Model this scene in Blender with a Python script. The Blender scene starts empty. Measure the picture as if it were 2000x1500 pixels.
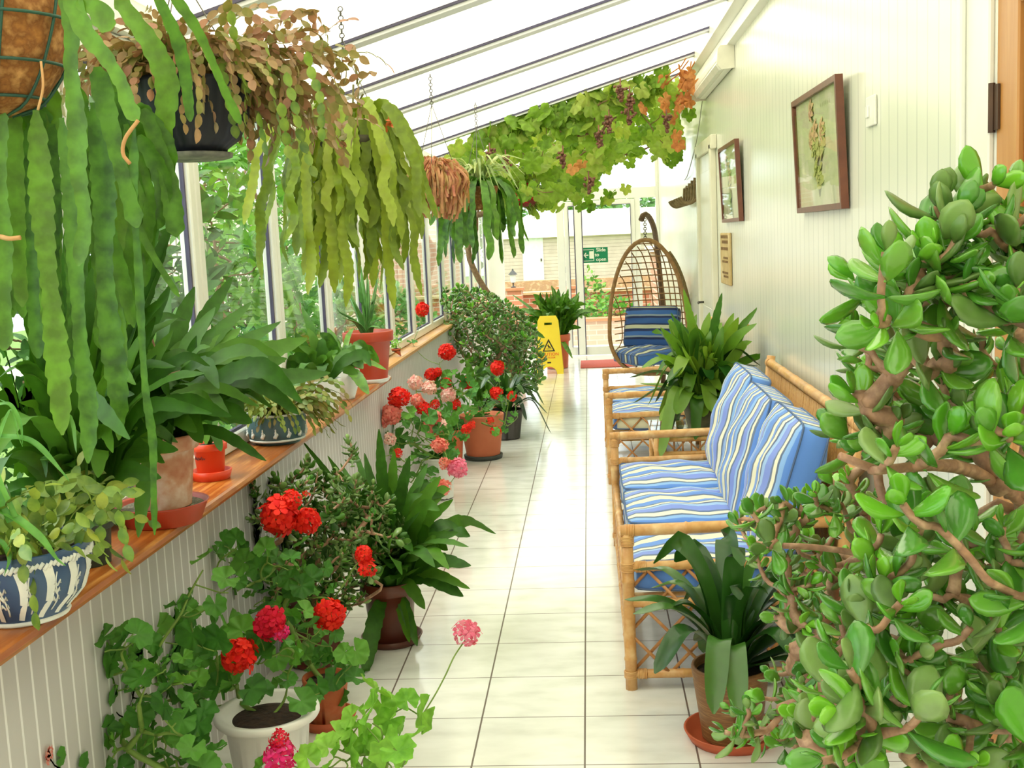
import bpy, math, random
import numpy as np
from mathutils import Vector

random.seed(7); rng = np.random.default_rng(7)
sc = bpy.context.scene
C = sc.collection

# ------------------------------------------------------------------ camera (2000x1500 frame)
FPX, CAM_H = 2195.0, 1.6
def unit(v): v = np.asarray(v, float); return v / max(np.linalg.norm(v), 1e-12)
_Y = unit([147, -290, FPX])
_D = unit([.045, 1.0, (290 - .045 * 147) / FPX])
_X = np.cross(_Y, -_D)
if _X[0] < 0: _X = -_X
RT = np.array([_X, _Y, -_D])                 # world = RT @ (right, down, forward)
EYE = np.array([0, 0, CAM_H])
cd = bpy.data.cameras.new('camera'); cam = bpy.data.objects.new('camera', cd); C.objects.link(cam)
cd.sensor_width = 36; cd.lens = FPX / 2000 * 36; cd.clip_start = .05; cd.clip_end = 400
r_, u_, b_ = RT @ [1, 0, 0], RT @ [0, -1, 0], RT @ [0, 0, -1]
from mathutils import Matrix
cam.matrix_world = Matrix([[r_[0], u_[0], b_[0], 0], [r_[1], u_[1], b_[1], 0], [r_[2], u_[2], b_[2], CAM_H], [0, 0, 0, 1]])
sc.camera = cam

# ------------------------------------------------------------------ sky and exposure
w = bpy.data.worlds.new('overcast_sky'); sc.world = w; w.use_nodes = True
wn = w.node_tree; wn.nodes.clear()
wo = wn.nodes.new('ShaderNodeOutputWorld'); wb = wn.nodes.new('ShaderNodeBackground')
wt = wn.nodes.new('ShaderNodeTexCoord'); ws = wn.nodes.new('ShaderNodeSeparateXYZ'); wr = wn.nodes.new('ShaderNodeValToRGB')
wn.links.new(wt.outputs['Generated'], ws.inputs[0]); wn.links.new(ws.outputs[2], wr.inputs[0])
wr.color_ramp.elements[0].position = 0.0; wr.color_ramp.elements[0].color = (.80, .86, .95, 1)
wr.color_ramp.elements[1].position = 0.6; wr.color_ramp.elements[1].color = (1, 1, .98, 1)
wn.links.new(wr.outputs[0], wb.inputs[0]); wb.inputs[1].default_value = 2.7
wn.links.new(wb.outputs[0], wo.inputs[0])
sun = bpy.data.lights.new('sun', 'SUN'); sun.energy = 3.6; sun.angle = .6; sun.color = (1, .96, .88)
so = bpy.data.objects.new('sun', sun); C.objects.link(so)
so.rotation_euler = Vector((.42, .25, -.87)).to_track_quat('-Z', 'Y').to_euler()
vs = sc.view_settings
vs.view_transform = 'Standard'; vs.look = 'None'; vs.gamma = 1; vs.use_curve_mapping = False
vs.exposure = 0.1

def pt(px, py, Y):
    r = RT @ np.array([px - 1000, py - 750, FPX]); return EYE + r * (Y / r[1])
def ptx(px, py, X):
    r = RT @ np.array([px - 1000, py - 750, FPX]); return EYE + r * (X / r[0])

# ------------------------------------------------------------------ materials
def s2l(c): return tuple(((x / 255) / 12.92 if x / 255 <= .04045 else (((x / 255) + .055) / 1.055) ** 2.4) for x in c) + (1,)
MC = {}
def base_mat(name):
    m = bpy.data.materials.new(name); m.use_nodes = True
    nt = m.node_tree; nt.nodes.clear()
    o = nt.nodes.new('ShaderNodeOutputMaterial'); b = nt.nodes.new('ShaderNodeBsdfPrincipled')
    nt.links.new(b.outputs[0], o.inputs[0]); return m, nt, b, o
def mth(nt, op, a, b=None, c=None):
    n = nt.nodes.new('ShaderNodeMath'); n.operation = op
    for i, x in enumerate((a, b, c)):
        if x is None: continue
        if isinstance(x, (int, float)): n.inputs[i].default_value = x
        else: nt.links.new(x, n.inputs[i])
    return n.outputs[0]
def ramp(nt, fac, stops, const=False):
    n = nt.nodes.new('ShaderNodeValToRGB'); cr = n.color_ramp
    if const: cr.interpolation = 'CONSTANT'
    while len(cr.elements) < len(stops): cr.elements.new(.5)
    for e, (p, c) in zip(cr.elements, stops): e.position = p; e.color = s2l(c)
    nt.links.new(fac, n.inputs[0]); return n.outputs[0]
def mixc(nt, f, a, b, kind='MIX'):
    n = nt.nodes.new('ShaderNodeMix'); n.data_type = 'RGBA'; n.blend_type = kind
    for k, x in ((0, f), (6, a), (7, b)):
        if hasattr(x, 'links') or hasattr(x, 'is_linked'): nt.links.new(x, n.inputs[k])
        else: n.inputs[k].default_value = x
    return n.outputs[2]
def coords(nt):
    t = nt.nodes.new('ShaderNodeTexCoord'); return t.outputs['Object']
def sep(nt, v):
    n = nt.nodes.new('ShaderNodeSeparateXYZ'); nt.links.new(v, n.inputs[0]); return n.outputs
def noise(nt, scale, detail=3, vec=None, stretch=None):
    n = nt.nodes.new('ShaderNodeTexNoise'); n.inputs['Scale'].default_value = scale; n.inputs['Detail'].default_value = detail
    v = vec or coords(nt)
    if stretch:
        mp = nt.nodes.new('ShaderNodeMapping'); mp.inputs['Scale'].default_value = stretch; nt.links.new(v, mp.inputs[0]); v = mp.outputs[0]
    nt.links.new(v, n.inputs['Vector']); return n.outputs[0]
def bump(nt, b, h, strength=.3, dist=.01):
    n = nt.nodes.new('ShaderNodeBump'); n.inputs['Strength'].default_value = strength; n.inputs['Distance'].default_value = dist
    nt.links.new(h, n.inputs['Height']); nt.links.new(n.outputs[0], b.inputs['Normal'])
def M(name, c1, c2=None, rough=.5, ns=8, stretch=None, bmp=0, metal=0, spec=.5, c3=None):
    if name in MC: return MC[name]
    m, nt, b, o = base_mat(name)
    b.inputs['Roughness'].default_value = rough; b.inputs['Metallic'].default_value = metal
    b.inputs['Specular IOR Level'].default_value = spec
    n = noise(nt, ns, 4, stretch=stretch)
    c2 = c2 or tuple(int(x * .93) for x in c1)
    st = [(.3, c1), (.7, c2)] if c3 is None else [(.3, c1), (.5, c2), (.72, c3)]
    nt.links.new(ramp(nt, n, st), b.inputs['Base Color'])
    if bmp: bump(nt, b, n, bmp)
    MC[name] = m; return m
def leafmat(name, cols, rough=.4, trans=.3, spec=.5, mottle=.25, coat=0):
    if name in MC: return MC[name]
    m, nt, b, o = base_mat(name)
    g = nt.nodes.new('ShaderNodeNewGeometry')
    k = len(cols)
    c = ramp(nt, g.outputs['Random Per Island'], [((i + .5) / k, q) for i, q in enumerate(cols)])
    n = noise(nt, 28, 3)
    c = mixc(nt, mottle, c, ramp(nt, n, [(.35, tuple(int(x * .62) for x in cols[0])), (.65, tuple(min(255, int(x * 1.25)) for x in cols[-1]))]))
    nt.links.new(c, b.inputs['Base Color']); b.inputs['Roughness'].default_value = rough
    b.inputs['Specular IOR Level'].default_value = spec; b.inputs['Coat Weight'].default_value = coat; b.inputs['Coat Roughness'].default_value = .12
    if trans:
        t = nt.nodes.new('ShaderNodeBsdfTranslucent'); mx = nt.nodes.new('ShaderNodeMixShader')
        tc = mixc(nt, 1.0, c, (1.0, 1.0, .55, 1), 'MULTIPLY')
        nt.links.new(tc, t.inputs[0]); mx.inputs[0].default_value = trans
        nt.links.new(b.outputs[0], mx.inputs[1]); nt.links.new(t.outputs[0], mx.inputs[2]); nt.links.new(mx.outputs[0], o.inputs[0])
    MC[name] = m; return m

def floor_mat():
    m, nt, b, o = base_mat('glazed_floor_tile')
    x, y, z = sep(nt, coords(nt))
    fx = mth(nt, 'FRACT', mth(nt, 'ADD', mth(nt, 'DIVIDE', mth(nt, 'ADD', x, .065), .3475), 20.5))
    fy = mth(nt, 'FRACT', mth(nt, 'ADD', mth(nt, 'DIVIDE', mth(nt, 'SUBTRACT', y, 3.605), .3495), 40.5))
    gx = mth(nt, 'LESS_THAN', mth(nt, 'ABSOLUTE', mth(nt, 'SUBTRACT', fx, .5)), .0085)
    gy = mth(nt, 'LESS_THAN', mth(nt, 'ABSOLUTE', mth(nt, 'SUBTRACT', fy, .5)), .0058)
    g = mth(nt, 'MAXIMUM', gx, gy)
    n = noise(nt, 5, 6, stretch=(1, 2.2, 1))
    c = ramp(nt, n, [(.3, (222, 223, 217)), (.5, (236, 237, 232)), (.7, (244, 245, 241))])
    nt.links.new(mixc(nt, g, c, s2l((105, 92, 84))), b.inputs['Base Color'])
    rr = mth(nt, 'ADD', mth(nt, 'MULTIPLY', g, .6), mth(nt, 'ADD', .10, mth(nt, 'MULTIPLY', n, .12)))
    nt.links.new(rr, b.inputs['Roughness'])
    h = mth(nt, 'SUBTRACT', 1, g); bump(nt, b, h, .6, .003); b.inputs['Coat Weight'].default_value = .6; b.inputs['Coat Roughness'].default_value = .14
    return m
def panel_mat(name, pitch, cols, line, half=.045, rough=.3, minor=False, axis=1):
    m, nt, b, o = base_mat(name)
    s = sep(nt, coords(nt))
    f = mth(nt, 'FRACT', mth(nt, 'ADD', mth(nt, 'DIVIDE', s[axis], pitch), 50))
    d = mth(nt, 'ABSOLUTE', mth(nt, 'SUBTRACT', f, .5))
    g = mth(nt, 'LESS_THAN', d, half)
    n = noise(nt, 2.5, 3)
    c = ramp(nt, n, [(.35, cols[0]), (.65, cols[1])])
    nt.links.new(mixc(nt, g, c, s2l(line)), b.inputs['Base Color'])
    b.inputs['Roughness'].default_value = rough
    bump(nt, b, mth(nt, 'SUBTRACT', 1, mth(nt, 'MULTIPLY', g, .8)), .35, .004)
    return m
def brick_mat(name, c1, c2, mortar, scale=1.0, axes='xz'):
    if name in MC: return MC[name]
    m, nt, b, o = base_mat(name)
    x, y, z = sep(nt, coords(nt))
    cb = nt.nodes.new('ShaderNodeCombineXYZ')
    nt.links.new(mth(nt, 'ADD', x, y), cb.inputs[0]); nt.links.new(z, cb.inputs[1])
    t = nt.nodes.new('ShaderNodeTexBrick'); nt.links.new(cb.outputs[0], t.inputs[0])
    t.inputs['Color1'].default_value = s2l(c1); t.inputs['Color2'].default_value = s2l(c2); t.inputs['Mortar'].default_value = s2l(mortar)
    t.inputs['Scale'].default_value = 1; t.inputs['Brick Width'].default_value = .225 * scale; t.inputs['Row Height'].default_value = .075 * scale
    t.inputs['Mortar Size'].default_value = .008 * scale
    n = noise(nt, 3, 4)
    nt.links.new(mixc(nt, .25, t.outputs[0], ramp(nt, n, [(.3, c1), (.7, c2)])), b.inputs['Base Color']); b.inputs['Roughness'].default_value = .9
    MC[name] = m; return m
def glass_mat(name='window_glass', tint=(.95, .98, .96, 1), refl=1.0):
    m = bpy.data.materials.new(name); m.use_nodes = True; nt = m.node_tree; nt.nodes.clear()
    o = nt.nodes.new('ShaderNodeOutputMaterial'); t = nt.nodes.new('ShaderNodeBsdfTransparent'); g = nt.nodes.new('ShaderNodeBsdfGlossy')
    t.inputs[0].default_value = tint; g.inputs['Roughness'].default_value = .02
    lw = nt.nodes.new('ShaderNodeLayerWeight'); lw.inputs[0].default_value = .5
    fr = mth(nt, 'ADD', .04, mth(nt, 'MULTIPLY', mth(nt, 'POWER', lw.outputs['Facing'], 5.0), .9))
    mx = nt.nodes.new('ShaderNodeMixShader'); nt.links.new(mth(nt, 'MULTIPLY', fr, refl * .6), mx.inputs[0])
    nt.links.new(t.outputs[0], mx.inputs[1]); nt.links.new(g.outputs[0], mx.inputs[2]); nt.links.new(mx.outputs[0], o.inputs[0])
    return m
def roof_mat():
    m = bpy.data.materials.new('polycarbonate_roof_sheet'); m.use_nodes = True; nt = m.node_tree; nt.nodes.clear()
    o = nt.nodes.new('ShaderNodeOutputMaterial'); t = nt.nodes.new('ShaderNodeBsdfTranslucent'); d = nt.nodes.new('ShaderNodeBsdfDiffuse')
    n = noise(nt, 7, 5); n2 = noise(nt, .8, 2)
    c = ramp(nt, n, [(.26, (196, 196, 140)), (.36, (236, 233, 206))])
    c = mixc(nt, .35, c, ramp(nt, n2, [(.4, (236, 228, 190)), (.6, (240, 240, 230))]))
    nt.links.new(c, t.inputs[0]); nt.links.new(c, d.inputs[0])
    mx = nt.nodes.new('ShaderNodeMixShader'); mx.inputs[0].default_value = .25
    nt.links.new(t.outputs[0], mx.inputs[1]); nt.links.new(d.outputs[0], mx.inputs[2]); nt.links.new(mx.outputs[0], o.inputs[0])
    return m
def stripe_mat(name, seq, period):
    m, nt, b, o = base_mat(name)
    s = sep(nt, coords(nt))
    wob = mth(nt, 'MULTIPLY', mth(nt, 'SUBTRACT', noise(nt, 4, 1), .5), .006)
    f = mth(nt, 'FRACT', mth(nt, 'ADD', mth(nt, 'DIVIDE', mth(nt, 'ADD', s[1], wob), period), 30.12))
    tot = sum(wd for wd, _ in seq); p = 0; st = []
    for wd, c in seq: st.append((p / tot, c)); p += wd
    nt.links.new(ramp(nt, f, st, True), b.inputs['Base Color'])
    b.inputs['Roughness'].default_value = .85; b.inputs['Sheen Weight'].default_value = .2
    n = noise(nt, 5, 3); bump(nt, b, n, .25, .03)
    return m
WHITE = M('white_upvc', (240, 240, 232), (232, 232, 224), .28, 3)
GASKET = M('dark_rubber_gasket', (84, 78, 108), (70, 66, 90), .6)
GREYBAR = M('pale_grey_glazing_bar', (244, 243, 250), (236, 236, 244), .4, 4)
CREAMP = M('cream_painted_wood', (236, 232, 212), (226, 221, 198), .4, 6)
GLASS = glass_mat()
CANE = M('varnished_cane', (228, 182, 118), (210, 154, 92), .32, 14, (1, 1, 1), c3=(236, 200, 144))
CANED = M('thin_split_cane', (206, 150, 92), (176, 116, 66), .45, 30)
WRAP = M('cane_lashing', (190, 128, 76), (160, 98, 56), .5, 60)
WICKER = M('brown_wicker_cane', (170, 128, 78), (140, 98, 56), .5, 30)
POLE = M('dark_brown_pole_binding', (120, 88, 56), (90, 62, 42), .5, 40)
SHELF = M('varnished_pine_shelf', (176, 104, 40), (150, 80, 26), .3, 5, (8, .7, 8), .05, c3=(204, 140, 70))
TERRA = M('weathered_terracotta', (172, 98, 68), (196, 146, 118), .8, 14, bmp=.2, c3=(222, 208, 196))
TERRAP = M('clean_terracotta', (196, 96, 58), (184, 84, 50), .55, 6)
ORANGE = M('orange_plastic', (226, 74, 34), (214, 62, 26), .35, 5)
ORANGED = M('brick_orange_plastic', (190, 72, 44), (176, 60, 36), .4, 5)
BROWNG = M('brown_glazed_clay', (110, 52, 34), (84, 40, 30), .3, 6)
WHITEP = M('white_pot_plastic', (236, 236, 234), (226, 226, 226), .35, 6)
SOIL = M('dark_potting_soil', (62, 42, 32), (34, 24, 20), .95, 60, bmp=.8)
GRIT = M('mossy_gravel', (130, 136, 104), (96, 92, 76), .95, 80, bmp=.8, c3=(170, 168, 140))
BARK = M('woody_bark', (150, 118, 86), (112, 84, 60), .8, 40, bmp=.4)
JBARK = M('smooth_succulent_bark', (186, 142, 110), (150, 112, 88), .6, 35, bmp=.3, c3=(206, 168, 136))
GSTEM = M('green_flower_stem', (126, 158, 70), (104, 134, 56), .6, 20)
BLUEC = M('dark_blue_plastic', (22, 26, 44), (14, 18, 32), .5, 8)
COIR = M('brown_coir_liner', (168, 112, 54), (130, 82, 38), .95, 40, bmp=.9, c3=(190, 140, 84))
WIRE = M('green_coated_wire', (34, 84, 68), (28, 70, 58), .5)
STEEL = M('dull_steel_wire', (120, 118, 112), (96, 92, 86), .4, metal=.7)
BRASSH = M('dark_hinge_metal', (96, 70, 52), (70, 52, 42), .5, metal=.4)

# ------------------------------------------------------------------ mesh builder
class MB:
    def __init__(s): s.v = []; s.f = []; s.mi = []; s.n = 0
    def add(s, v, f, mi=0):
        v = np.asarray(v, float).reshape(-1, 3); n = s.n; s.v.append(v)
        s.f += [tuple(i + n for i in q) for q in f]; s.mi += [mi] * len(f); s.n += len(v); return s
    def build(s, name, mat, parent=None, smooth=True):
        me = bpy.data.meshes.new(name); V = np.concatenate(s.v) if s.v else np.zeros((0, 3))
        if parent is not None:
            if parent.get('category') in ('potted plant', 'vine', 'hanging plant'):
                V = V.copy(); hi = V[:, 2] > .866
                V[:, 0] = np.clip(V[:, 0], np.where(hi, -1.331, -1.262), .922)
                if parent.location[2] < .3: V[:, 2] = np.maximum(V[:, 2], .003 + .004 * np.arange(len(V)) % .01)
            V = V - np.array(PL.get(parent.name, (0, 0, 0)))
        me.from_pydata(V.tolist(), [], s.f); me.update()
        for m in (mat if isinstance(mat, (list, tuple)) else [mat]): me.materials.append(m)
        if any(s.mi): me.polygons.foreach_set('material_index', s.mi)
        if smooth: me.polygons.foreach_set('use_smooth', [True] * len(s.f))
        o = bpy.data.objects.new(name, me); C.objects.link(o)
        if parent is not None:
            o.parent = parent; PL[o.name] = PL.get(parent.name, (0, 0, 0))
        return o
PL = {}
def tag(o, label=None, cat=None, group=None, kind=None):
    if label: o['label'] = label
    if cat: o['category'] = cat
    if group: o['group'] = group
    if kind: o['kind'] = kind
    return o
def thing(name, label, cat, loc=(0, 0, 0), group=None):
    o = bpy.data.objects.new(name, None); C.objects.link(o); o.location = tuple(float(x) for x in loc); o.empty_display_size = .1
    PL[o.name] = tuple(float(x) for x in loc); return tag(o, label, cat, group)
def struct(name, parent_ok=None):
    o = bpy.data.objects.new(name, None); C.objects.link(o); o['kind'] = 'structure'; PL[o.name] = (0, 0, 0); return o
BF = [(0, 3, 2, 1), (4, 5, 6, 7), (0, 1, 5, 4), (1, 2, 6, 5), (2, 3, 7, 6), (3, 0, 4, 7)]
def box(mb, a, b, mi=0):
    x0, y0, z0 = a; x1, y1, z1 = b
    mb.add([(x0, y0, z0), (x1, y0, z0), (x1, y1, z0), (x0, y1, z0), (x0, y0, z1), (x1, y0, z1), (x1, y1, z1), (x0, y1, z1)], BF, mi); return mb
def bevel(o, wd=.004, seg=2):
    m = o.modifiers.new('edge', 'BEVEL'); m.width = wd; m.segments = seg; m.limit_method = 'ANGLE'; return o
def spline(p, n):
    p = np.asarray(p, float)
    if len(p) == 2: return np.linspace(p[0], p[1], n)
    q = np.vstack([2 * p[0] - p[1], p, 2 * p[-1] - p[-2]])
    d = np.r_[0, np.cumsum(np.linalg.norm(np.diff(p, axis=0), axis=1))]; d /= d[-1]
    out = []
    for t in np.linspace(0, 1, n):
        i = min(max(np.searchsorted(d, t, 'right') - 1, 0), len(p) - 2); u = (t - d[i]) / max(d[i + 1] - d[i], 1e-9)
        a, b, c, e = q[i:i + 4]
        out.append(.5 * ((2 * b) + (-a + c) * u + (2 * a - 5 * b + 4 * c - e) * u * u + (-a + 3 * b - 3 * c + e) * u ** 3))
    return np.array(out)
def tube(mb, p, r, sides=8, closed=False, caps=True, mi=0):
    p = np.asarray(p, float); n = len(p); r = np.broadcast_to(np.asarray(r, float), (n,))
    t = np.gradient(p, axis=0); t /= np.maximum(np.linalg.norm(t, axis=1), 1e-9)[:, None]
    if closed: t = np.roll(p, -1, 0) - np.roll(p, 1, 0); t /= np.linalg.norm(t, axis=1)[:, None]
    up = np.array([0, 0, 1.]) if abs(t[0, 2]) < .9 else np.array([1., 0, 0])
    a = unit(np.cross(t[0], up)); V = []
    for i in range(n):
        a = unit(a - t[i] * (a @ t[i])); b = np.cross(t[i], a)
        ang = np.arange(sides) * 2 * math.pi / sides
        V.append(p[i] + r[i] * (np.cos(ang)[:, None] * a + np.sin(ang)[:, None] * b))
    F = []
    for i in range(n if closed else n - 1):
        j = (i + 1) % n
        for k in range(sides):
            l = (k + 1) % sides; F.append((i * sides + k, i * sides + l, j * sides + l, j * sides + k))
    if caps and not closed: F += [tuple(range(sides))[::-1], tuple((n - 1) * sides + k for k in range(sides))]
    mb.add(np.concatenate(V), F, mi); return mb
def lathe(mb, c, prof, n=36, flute=None, mi=0, sq=0):
    V = []; ang = np.arange(n) * 2 * math.pi / n
    for r, z in prof:
        rr = np.full(n, r)
        if flute: rr = r * (1 + flute[1] * np.cos(ang * flute[0]))
        if sq: rr = rr / np.maximum(np.abs(np.cos(ang)) ** sq + np.abs(np.sin(ang)) ** sq, 1e-9) ** (1 / sq)
        V.append(np.stack([c[0] + rr * np.cos(ang), c[1] + rr * np.sin(ang), np.full(n, c[2] + z)], 1))
    F = []
    for i in range(len(prof) - 1):
        for k in range(n):
            l = (k + 1) % n; F.append((i * n + k, i * n + l, (i + 1) * n + l, (i + 1) * n + k))
    F += [tuple(range(n))[::-1], tuple((len(prof) - 1) * n + k for k in range(n))]
    mb.add(np.concatenate(V), F, mi); return mb
def cane(mb, a, b, r, node=.22, sides=10):
    a = np.asarray(a, float); b = np.asarray(b, float); L = np.linalg.norm(b - a); n = max(2, int(L / node)); P = []; R = []
    off = random.uniform(.2, .8)
    P.append(a); R.append(r)
    for k in range(n):
        u = (k + off) / n
        if .03 < u < .97:
            for du, rr in ((-.008, 1.0), (-.002, 1.11), (.002, 1.11), (.008, 1.0)):
                P.append(a + (b - a) * (u + du / L * .9)); R.append(r * rr)
    P.append(b); R.append(r); return tube(mb, P, R, sides)
def ring(mb, c, axis, R, r, n=14, s=6):
    axis = unit(axis); u = unit(np.cross(axis, [0, 0, 1] if abs(axis[2]) < .9 else [1, 0, 0])); v = np.cross(axis, u)
    a = np.arange(n) * 2 * math.pi / n
    return tube(mb, np.asarray(c) + R * (np.cos(a)[:, None] * u + np.sin(a)[:, None] * v), r, s, closed=True)
def lash(mb, c, axis, R, n=4, r=.0028):
    axis = unit(axis)
    for k in range(n): ring(mb, np.asarray(c) + axis * (k - (n - 1) / 2) * r * 1.9, axis, R, r, 12, 5)

# ---- ribbons and leaf templates
def ribbon(mb, pts, wd, face, fold=.18, n=None, mi=0):
    p = np.asarray(pts, float) if n is None else spline(pts, n)
    n = len(p); wd = np.broadcast_to(np.asarray(wd, float), (n,))
    t = np.gradient(p, axis=0); t /= np.maximum(np.linalg.norm(t, axis=1), 1e-9)[:, None]
    face = np.broadcast_to(np.asarray(face, float), (n, 3))
    s = np.cross(t, face); s /= np.maximum(np.linalg.norm(s, axis=1), 1e-6)[:, None]
    nn = np.cross(s, t)
    V = np.empty((n, 3, 3)); V[:, 0] = p - s * wd[:, None] / 2; V[:, 2] = p + s * wd[:, None] / 2; V[:, 1] = p - nn * (wd * fold)[:, None]
    F = []
    for i in range(n - 1):
        a = i * 3; F += [(a, a + 1, a + 4, a + 3), (a + 1, a + 2, a + 5, a + 4)]
    mb.add(V.reshape(-1, 3), F, mi)
def nsec(L, tooth): return int(min(240, max(24, L / tooth * 5)))
def scallop(n, L, w0, tooth=.03, amp=.16, pinch=.0, taper=(.12, .1), seed=0):
    t = np.linspace(0, 1, n); k = max(2, int(L / tooth))
    sft = random.random()
    ph_ = (t * k + sft) % 1; saw = np.where(ph_ > .8, (ph_ - .8) / .2, 1 - ph_ / .8) ** 1.3
    env = np.clip(t / taper[0], .25, 1) ** .7 * np.clip((1 - t) / taper[1], .05, 1) ** .6
    big = 1 - pinch * (.5 + .5 * np.cos(2 * math.pi * (t * max(1, round(L / .28)) + random.random())))
    return w0 * env * big * (1 - amp * saw)
def tpl_crassula():
    st = [(.06, .035, .025), (.25, .15, .05), (.45, .25, .062), (.65, .29, .06), (.82, .24, .045), (.94, .12, .025)]
    V = [(0, 0, 0)]; F = []
    for t, wd, th in st:
        z = -.10 * math.sin(t * math.pi) + .06 * t
        V += [(t, wd, z), (t, .55 * wd, z + th), (t, -.55 * wd, z + th), (t, -wd, z), (t, -.5 * wd, z - th), (t, .5 * wd, z - th)]
    V.append((1, 0, .06)); L = len(V) - 1
    for k in range(6): F.append((0, 1 + (k + 1) % 6, 1 + k)); F.append((L, L - 6 + k, L - 6 + (k + 1) % 6))
    for i in range(len(st) - 1):
        for k in range(6):
            a = 1 + i * 6 + k; b = 1 + i * 6 + (k + 1) % 6; F.append((a, b, b + 6, a + 6))
    return np.array(V), F
def tpl_polar(fr, a0, n, rings, fz):
    V = [(0, 0, 0)]; F = []
    th = np.linspace(-a0, a0, n)
    for q in rings:
        for a in th:
            r = fr(a) * q; V.append((r * math.cos(a), r * math.sin(a), fz(a, q)))
    for k in range(n - 1):
        F.append((0, 1 + k, 2 + k))
        for i in range(len(rings) - 1):
            a = 1 + i * n + k; F.append((a, a + n, a + n + 1, a + 1))
    return np.array(V), F
T_CR = tpl_crassula()
T_GE = tpl_polar(lambda a: .5 * (1 + .07 * math.cos(3.5 * a * 2) + .035 * math.cos(21 * a)) * (1 - .12 * (abs(a) / 2.9) ** 3), 2.85, 37, (.45, .8, 1.0),
                 lambda a, q: .10 * q * q - .035 * q * math.cos(7 * a) + .05 * (q ** 3) * math.sin(5 * a))
def _gr(a):
    lob = 0
    for c, l, wd in ((0, 1, .5), (1.05, .86, .42), (-1.05, .86, .42), (2.1, .62, .45), (-2.1, .62, .45)):
        lob = max(lob, l * math.exp(-((a - c) / wd) ** 2 * .7))
    return .55 * (lob * .62 + .62) * (1 + .05 * math.cos(27 * a))
T_GR = tpl_polar(_gr, 2.85, 43, (.5, 1.0), lambda a, q: -.10 * q * q + .04 * q * math.cos(5 * a))
def tpl_lance(wd=.3, cup=.08, n=6):
    V = []; F = []
    for i in range(n):
        t = i / (n - 1); ww = wd / 2 * (math.sin(math.pi * min(1, t * .92 + .06)) ** .8) if 0 < i < n - 1 else .01
        z = cup * math.sin(t * 3.0) - .12 * t * t
        V += [(t, -ww, z + .03), (t, 0, z - .02), (t, ww, z + .03)]
    for i in range(n - 1):
        a = i * 3; F += [(a, a + 1, a + 4, a + 3), (a + 1, a + 2, a + 5, a + 4)]
    return np.array(V), F
T_LA = tpl_lance()
T_OV = tpl_lance(.55, .05)
def tpl_floret():
    V = []; F = []
    for k in range(5):
        a = k * 2 * math.pi / 5; c, s = math.cos(a), math.sin(a)
        for x, y, z in ((.05, 0, 0), (.35, -.22, .10), (.35, .22, .10), (.62, -.2, .10), (.62, .2, .13), (.72, 0, .06)):
            V.append((x * c - y * s, x * s + y * c, z))
        b = k * 6; F += [(b, b + 1, b + 2), (b + 1, b + 3, b + 4, b + 2), (b + 3, b + 5, b + 4)]
    return np.array(V), F
T_FL = tpl_floret()
def inst(mb, tpl, pos, ax, nrm, s, mi=0, wsc=1.0):
    x = unit(ax); nrm = np.asarray(nrm, float); y = np.cross(nrm, x); ly = np.linalg.norm(y)
    y = y / ly if ly > 1e-4 else unit(np.cross([.3, .5, .8], x)); z = np.cross(x, y)
    V = tpl[0] * s; V = V * [1, wsc, 1]
    mb.add(np.asarray(pos) + V @ np.array([x, y, z]), tpl[1], mi)
def rv(s=1.0): return rng.normal(size=3) * s
def perp(d):
    a = unit(np.cross(d, [.13, .21, .97])); return a, np.cross(d, a)
def sample_poly(poly, n, mind):
    P = np.array(poly, float); lo = P.min(0); hi = P.max(0); out = []; tries = 0
    while len(out) < n and tries < n * 60:
        tries += 1; q = lo + rng.random(2) * (hi - lo); ins = False; j = len(P) - 1
        for i in range(len(P)):
            if (P[i, 1] > q[1]) != (P[j, 1] > q[1]) and q[0] < (P[j, 0] - P[i, 0]) * (q[1] - P[i, 1]) / (P[j, 1] - P[i, 1]) + P[i, 0]: ins = not ins
            j = i
        if ins and all((q[0] - o[0]) ** 2 + (q[1] - o[1]) ** 2 > mind * mind for o in out): out.append(q)
    return out
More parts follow.
